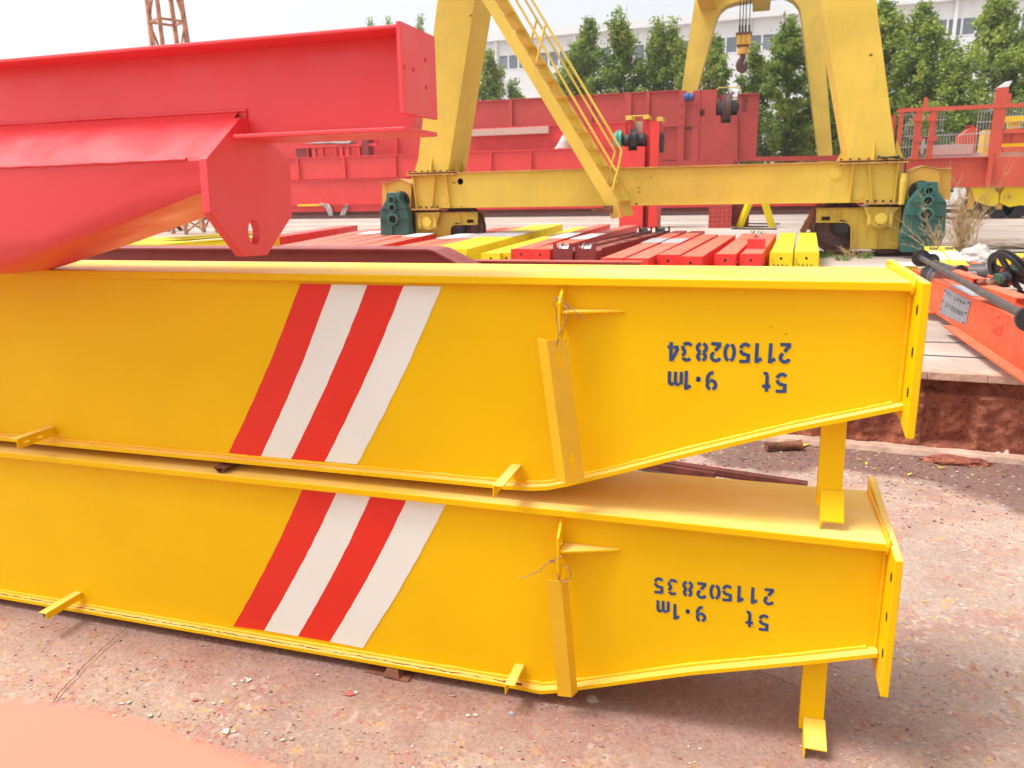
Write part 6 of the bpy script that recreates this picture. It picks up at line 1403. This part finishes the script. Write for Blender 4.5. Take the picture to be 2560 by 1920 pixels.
    a, b_ = onZ(W7(205, 235), .035), onZ(W7(475, 225), .035); mb = MB(); mb.tube([a, a.lerp(b_, .1), a.lerp(b_, .5), a.lerp(b_, .88), b_], [.028, .022, .024, .026, .034], 12); tag(mb.build('rusty_roller', M['rust']), 'thick rusty roller bar lying at the foot of the step', 'roller')
    rock('flat flaking red brown slab at the foot of the step', W7(1690, 365), .17, .055, .028, M['wall'], 'broken_slab', 9, 0)
    rock('small pale stone at the foot of the step at right', W7(2030, 310), .06, .05, .05, M['chalk'], 'stone', 2, 0, 'stone')
    rock('tiny grey pebble before the bracket near the arm foot', g3(150, 1158), .008, .007, .008, M['greyplate'], 'stone', 7, 0, 'stone')
    rock('grey lump under the girder right of the arm foot', g3(535, 1090), .018, .014, .012, M['timber'], 'stone', 8, 0, 'stone')
    # dark rusty bar lying behind the lower girder
    a, b_ = onZ(g2(1560, 1005), .03), onZ(g2(900, 905), .03); a2_ = onZ(g2(760, 930), .03)
    dd = (a-b_).normalized(); mb = MB(); mb.bar(a-Vector((0,0,.012)), a-dd*2.6-Vector((0,0,.012)), .05, .03); o = mb.build('rusty_bar', M['darkrust'], bevel=.002); tag(o, 'long dark rusty bar lying on the ground behind the lower girder', 'steel bar')
    mb = MB(); lo_ = Vector((-.02, -.11, .0)); mb.bar(a+lo_-dd*.45, a+lo_-dd*2.6, .03, .04); tag(mb.build('rusty_bar', M['darkrust'], bevel=.002), 'second thinner rusty bar beside the long one behind the lower girder', 'steel bar')
    # dry yellow leaves
    rnd = random.Random(8); LEAFL = ['yellow leaf on the damp strip near the hanging bar', 'yellow leaf just below the one near the hanging bar', 'yellow leaf beside the flaking red brown slab', 'yellow leaf at the edge of the damp strip', 'big yellow leaf on the pale apron below the number plate', 'yellow leaf at the foot of the step beside the hanging bar', 'pale yellow leaf at the right end of the rusty roller', 'round yellow leaf behind the rusty roller', 'yellow leaf on the lane right of the lower end plate', 'yellow leaf on the lane below the other one at the right']
    for i, p in enumerate((W7(985, 370), W7(1050, 412), W7(1565, 403), W7(1320, 455), H1(910, 1318), W7(925, 335), W7(510, 225), W7(300, 185), (2310, 1503), (2268, 1650))):
        pz = PZ if i == 4 else 0; c = onZ(p, pz+.006); s2 = .020 if i < 4 else .05 if i in (4, 6, 7) else .015
        if i > 7: s2 = .010
        an_ = rnd.random()*6.3; vs = []
        for k_ in range(8): g = an_+k_*math.pi/4; r_ = s2*(1.4 if k_ % 4 == 0 else .45); vs.append(c+Vector((r_*math.cos(g), r_*math.sin(g)*1.0, rnd.uniform(0, s2*.25))))
        mb = MB(); mb.add([c+Vector((0, 0, .002))]+vs, [(0, 1+k_, 1+(k_+1) % 8) for k_ in range(8)], True)
        tag(mb.build('fallen_leaf', M['leafyel'], at=c), LEAFL[i], 'leaf', 'fallen yellow leaves')
right_items()

# ================================================================ WEEDS
def weed(name, lbl, base, h, n, spread, mat, seed, r=.004, twigs=3, group=None):
    rnd = random.Random(seed); mb = MB()
    for i in range(n):
        a = rnd.random()*6.28; lean = rnd.uniform(.1, 1)*spread; p = Vector((base[0]+rnd.uniform(-.08, .08)*spread, base[1]+rnd.uniform(-.08, .08)*spread, base[2])); hh = h*rnd.uniform(.45, 1); pts = [p]
        dirv = Vector((math.cos(a)*lean, math.sin(a)*lean*.5, 1)).normalized(); cur = p.copy()
        for k_ in range(5):
            dirv = (dirv+Vector((rnd.uniform(-.25, .25), rnd.uniform(-.2, .2), rnd.uniform(-.2, .05)))).normalized(); cur = cur+dirv*hh/5; pts.append(cur.copy())
            if k_ > 0:
                for _ in range(twigs):
                    td = (dirv+Vector((rnd.uniform(-1, 1), rnd.uniform(-1, 1), rnd.uniform(-.3, .6)))).normalized(); l_ = hh*rnd.uniform(.08, .22); mb.tube([cur, cur+td*l_*.5, cur+td*l_+Vector((0, 0, l_*.1))], [r*.55, r*.45, r*.25], 3)
        mb.tube(pts, [r, r*.9, r*.8, r*.65, r*.5, r*.35], 4)
    tag(mb.build(name, mat, at=base), lbl, 'weed', group)
b0 = onY(G7(1900, 1330), GY-.45); weed('dry_weed', 'tangled dry straw weed in front of the right green gearbox', (b0.x, GY-.45, PZ), 1.0, 26, 1.3, M['dry'], 1, .0035, 4)
b0 = onY(ZR(900, 1659), 14.2); weed('dry_weed', 'big dry bushy weed right of the green gearbox', (b0.x, 14.2, PZ), .85, 50, .40, M['dry'], 2, .005, 5)
b0 = onY(ZR(1050, 1659), 15.2); weed('dry_weed', 'sparse tall dry weed leaning right behind the bushy one', (b0.x, 15.2, PZ), 1.75, 7, .8, M['dry'], 3, .006, 4)
for i, p in enumerate((G7(330, 1460), G7(580, 1500), G7(890, 1470))):
    b0 = onZ(p, PZ); weed('green_weed', ('tiny green weed under the right gantry wheel', 'tiny green weed in the middle before the gantry rail', 'tiny green weed right of the other two before the rail')[i], (b0.x, b0.y, PZ), .12, 26, 1.2, M['green'], 10+i, .006, 3)
b0 = onZ(G7(640, 1400), PZ); weed('dry_weed', 'short dry straw along the rail under the right bogie', (b0.x, GY+.0, PZ), .28, 30, 1.8, M['dry'], 5, .005, 2)
b0 = onZ(L5(1190, 430), PZ); weed('green_weed', 'green and straw coloured tuft left of the brown trestle', (onY(L5(1190, 430), 16).x, 16, .9), .55, 30, .9, M['green'], 6, .012, 0)
b0 = onY(Z3(1160, 1430), 12.2)
weed('dry_weed', 'small dry grass tuft at far end of the red end carriages', (onY(B_(1400, 170), 14.2).x, 14.2, PZ), .42, 20, .6, M['green'], 15, .008, 1)

# ================================================================ TREES
def leaf_mat():
    m, t, b = node_mat('poplar_leaf')
    n1 = ramp(t, noise(t, .55, 3), [(.30, (.14, .22, .038)), (.5, (.28, .39, .06)), (.72, (.50, .56, .10))])
    n2 = ramp(t, noise(t, 5, 2), [(.35, G3(.55)), (.7, G3(1.45))]); c = mix(t, .8, n1, n2, 'MULTIPLY')
    t.links.new(c, b.inputs['Base Color']); b.inputs['Roughness'].default_value = .55
    tr = N(t, 'ShaderNodeBsdfTranslucent'); t.links.new(c, tr.inputs[0]); mx = N(t, 'ShaderNodeMixShader'); mx.inputs[0].default_value = .35
    o = t.nodes['Material Output']; t.links.new(b.outputs[0], mx.inputs[1]); t.links.new(tr.outputs[0], mx.inputs[2]); t.links.new(mx.outputs[0], o.inputs[0]); return m
M['leaf'] = leaf_mat(); M['bark'] = plain('bark', (.12, .09, .07), .9, 0, .3, 4)
def tree_mesh(seed, H, R, nleaf, tops=1):
    rnd = random.Random(seed); tb = MB(); lf = MB(); limbs = []
    pts = [Vector((0, 0, 0))]; 
    for k_ in range(1, 9): pts.append(Vector((rnd.uniform(-.12, .12)*k_*.4, rnd.uniform(-.12, .12)*k_*.4, H*.93*k_/8)))
    tb.tube(pts, [.20-.022*i for i in range(9)], 8)
    def axis(z): f = min(7.999, z/(H*.93)*8); i = int(f); return pts[i].lerp(pts[i+1], f-i)
    def prof(z): 
        u = z/H
        if u < .10: return .45
        return max(.07, (1-u)**1.05*1.55*(1+.20*math.sin(u*15+seed*2)))
    nb = 62
    for i in range(nb):
        z = H*(.07+.86*(i/nb)**.95); a = i*2.4+rnd.uniform(-.4, .4); L_ = R*prof(z)*rnd.uniform(.6, 1.15)
        p0 = axis(z); rise = rnd.uniform(.55, 1.15); p1 = p0+Vector((math.cos(a)*L_*.55, math.sin(a)*L_*.55, L_*.35*rise)); p2 = p0+Vector((math.cos(a)*L_, math.sin(a)*L_, L_*.95*rise)); 
        tb.tube([p0, p1, p2], [.045*(1-z/H)+.014, .025*(1-z/H)+.01, .008], 5); limbs.append((p0, p1, p2, L_))
    limbs.append((axis(H*.8), axis(H*.9), Vector((pts[-1].x, pts[-1].y, H)), R*.35))
    limbs.append((axis(H*.86), axis(H*.93), Vector((pts[-1].x+.1, pts[-1].y, H*1.0)), R*.3))
    vs, fs = [], []
    per = nleaf//len(limbs)
    for p0, p1, p2, L_ in limbs:
        ncl = 9
        for c_ in range(ncl):
            u = rnd.uniform(.22, 1.08); cc = (p0.lerp(p1, u*2) if u < .5 else p1.lerp(p2, (u-.5)*2))+Vector((rnd.gauss(0, .16), rnd.gauss(0, .16), rnd.gauss(0, .18))); sr = rnd.uniform(.13, .30)
            for _ in range(per//ncl):
                p = cc+Vector((rnd.gauss(0, sr*.6), rnd.gauss(0, sr*.6), rnd.gauss(0, sr*.8))); s = rnd.uniform(.055, .115)
                n_ = Vector((rnd.gauss(0, 1), rnd.gauss(0, 1), rnd.gauss(.5, 1))).normalized(); u_ = n_.orthogonal().normalized(); w_ = n_.cross(u_); g = rnd.random()*6.28; u2 = u_*math.cos(g)+w_*math.sin(g); w2 = n_.cross(u2)
                k0 = len(vs); vs += [p-u2*s, p-w2*s*.7+n_*s*.15, p+u2*s*1.1, p+w2*s*.7+n_*s*.15]; fs.append((k0, k0+1, k0+2, k0+3))
    lf.add(vs, fs)
    def mk(mb, nm, mt):
        me = bpy.data.meshes.new(nm); me.from_pydata([tuple(v) for v in mb.v], [], mb.f); me.materials.append(mt); return me
    return mk(tb, 'trunk', M['bark']), mk(lf, 'crown', M['leaf'])
VAR = [tree_mesh(1, 12, 2.5, 19000), tree_mesh(2, 12, 2.2, 19000), tree_mesh(3, 12, 3.0, 22000), tree_mesh(4, 12, 1.7, 14000)]
def tree(lbl, ptop, Y, wpx, var, rz):
    tp = onY(ptop, Y); Hh = tp.z-PZ; s = Hh/12.0; R0 = (2.5, 2.2, 3.0, 1.7)[var]
    wm = wpx/1920*Y*1.04; sx = wm/2/(R0*.95)
    t = thing('poplar_tree', lbl, 'tree', (tp.x, Y, PZ), 'poplars in front of the white factory'); t.rotation_euler.z = rz
    for nm, me in (('trunk', VAR[var][0]), ('crown', VAR[var][1])):
        o = bpy.data.objects.new(nm, me); COL.objects.link(o); o.parent = t; o.scale = (sx, sx, s)
rt = random.Random(21)
TR = [
 ('poplar top peeping over the red girder left of the gantry leg', (1055, 50), 60, 60, 3),
 ('tiny poplar tip above the red girder, left one of two', (922, 59), 66, 60, 3), ('tiny poplar tip above the red girder, nearer the end plate', (968, 57), 66, 60, 3),
 ('poplar right beside the gantry left leg, left of the stair', (1225, 130), 50, 170, 0),
 ('low poplar just under the stair, left of the tall row', (1290, 205), 51, 90, 3),
 ('low bushy poplar right behind the stair rails', (1425, 120), 50, 150, 1),
 ('tall poplar right of the stair, first of the row of four', (1468, 48), 51, 170, 0),
 ('tallest poplar in the row between the stair and the far portal leg', (1556, 36), 51, 190, 1),
 ('slim poplar left of the far portal leg, third of the row', (1640, 60), 51, 140, 3),
 ('slim poplar touching the left edge of the far portal leg', (1692, 55), 51, 150, 1),
 ('poplar inside the far portal just right of its left leg', (1787, 92), 52, 150, 0),
 ('low poplar below the crane hook', (1890, 118), 52, 120, 3),
 ('broad dark poplar inside the far portal near its right leg', (1985, 52), 51, 230, 2),
 ('poplar seen in the gap between the two right portal legs', (2080, 90), 53, 180, 0),
 ('poplar behind the right gantry leg', (2130, 10), 54, 220, 2),
 ('tall broad poplar immediately right of the right gantry leg', (2232, -15), 50, 200, 1),
 ('poplar with a narrow tip, second right of the right gantry leg', (2320, 8), 50, 190, 0),
 ('short poplar in the dip before the rightmost tall poplar', (2390, 105), 49, 110, 3),
 ('very tall poplar near the right picture edge', (2490, -30), 49, 230, 2),
 ('poplar cut by the right picture edge', (2590, 20), 50, 200, 1)]
for i, (l, p, Y, w_, v) in enumerate(TR): tree(l, p, Y, w_*.98, v, rt.random()*6.28)

# ================================================================ WHITE FACTORY
def factory():
    Y0 = 78.0; ang = rad(-2.6); dx = Vector((math.cos(ang), math.sin(ang), 0)); nr = Vector((-math.sin(ang), math.cos(ang), 0)); O_ = onY((1220, 500), Y0); O_.z = 0
    def onF(p): d = ray(p); k_ = (O_-EYE).dot(nr)/d.dot(nr); v = EYE+d*k_; return (v-O_).dot(dx), v.z
    t = thing('factory_building', 'long white factory hall with a band of windows behind the trees', 'building', (O_.x, O_.y, PZ))
    W_ = lambda a, s, z: O_+dx*a+nr*s+Vector((0, 0, z))
    def bx(mb, a0, a1, s0, s1, z0, z1): return mb.hexa([W_(a0, s0, z0), W_(a1, s0, z0), W_(a1, s1, z0), W_(a0, s1, z0)], [W_(a0, s0, z1), W_(a1, s0, z1), W_(a1, s1, z1), W_(a0, s1, z1)])
    zA = zf(1200, 0, 4.424); zC = zf(1700, 0, 5.53); zB = zf(2100, 0, 4.809)
    zroof = sum(onF(p)[1] for p in (zA(100, 378), zA(2212, 183), zC(1640, 75)))/3; zfas = sum(onF(p)[1] for p in (zA(90, 470), zC(500, 320), zC(1660, 205), zB(800, 50)))/4
    zwt = sum(onF(p)[1] for p in (zA(250, 612), zC(1120, 475), zB(1400, 195)))/3; zwb = sum(onF(p)[1] for p in (zA(370, 775), zC(1120, 712), zB(1380, 432)))/3
    a0, a1 = -60, onF((2560, 60))[0]+30; D = 30
    mb = MB(); bx(mb, a0, a1, 0, D, PZ, zwb); bx(mb, a0, a1, 0, D, zwt, zfas)
    # corrugation: thin vertical ribs over the upper cladding
    a = a0
    while a < a1: bx(mb, a, a+.10, -.04, -.001, zwt+.3, zfas-.05); a += .42
    mb.build('wall', M['white'], t)
    mb = MB(); bx(mb, a0, a1, -.55, D, zfas+.001, zroof); mb.build('fascia', M['white'], t)
    mb = MB(); bx(mb, a0, a1, 1.2, 1.4, zwb, zwt); mb.build('inner_wall', plain('dim_interior', (.10, .11, .13), .8, 0, .3, .4, 0), t)
    gl = bpy.data.materials.new('window_glass'); gl.use_nodes = True; b = gl.node_tree.nodes['Principled BSDF']; b.inputs['Base Color'].default_value = (.16, .19, .23, 1); b.inputs['Roughness'].default_value = .08; b.inputs['Specular IOR Level'].default_value = .8
    m1 = onF(zC(1120, 590))[0]; m2 = onF(zC(1290, 590))[0]; w_ = m2-m1
    i0 = int((onF((1200, 100))[0]-m1)/w_)-3; i1 = int((onF((2560, 60))[0]-m1)/w_)+3
    for i in range(i0, i1):
        x0 = m1+i*w_
        mb = MB(); bx(mb, x0, x0+.16, -.03, .14, zwb+.1, zwt-.1); bx(mb, x0, x0+w_-.001, -.03, .14, zwb, zwb+.099); bx(mb, x0, x0+w_-.001, -.03, .14, zwt-.099, zwt)
        wn = mb.build('window', M['whitebar'], t)
        mb = MB(); bx(mb, x0+.161, x0+w_-.001, .05, .08, zwb+.1, zwt-.1); mb.build('pane', gl, wn)
        if i % 4 == 0:
            mb = MB(); z = zwb+.14
            while z < zwt-.3: bx(mb, x0+.17, x0+w_-.01, .0, .03, z, z+.08); z += .17
            mb.build('louvre', M['greyplate'], wn)
    for p in (zA(185, 600), zA(1052, 500), zC(960, 400), zB(1380, 250)):
        c = onF(p)[0]; mb = MB(); bx(mb, c-.13, c+.13, -.30, -.05, PZ, zfas); mb.build('downpipe', M['white'], t)
factory()

# ================================================================ THIN SUMMER HAZE
mb = MB(); mb.box(-620, 620, -320, 620, -1.4, 22)
hz = mb.build('haze', None)
m = bpy.data.materials.new('haze_air'); m.use_nodes = True; t = m.node_tree; t.nodes.clear()
o = t.nodes.new('ShaderNodeOutputMaterial'); v = t.nodes.new('ShaderNodeVolumePrincipled'); v.inputs['Color'].default_value = (.95, .96, 1, 1); v.inputs['Density'].default_value = .001; v.inputs['Anisotropy'].default_value = .3
t.links.new(v.outputs[0], o.inputs['Volume']); hz.data.materials.clear(); hz.data.materials.append(m); tag(hz, kind='stuff')
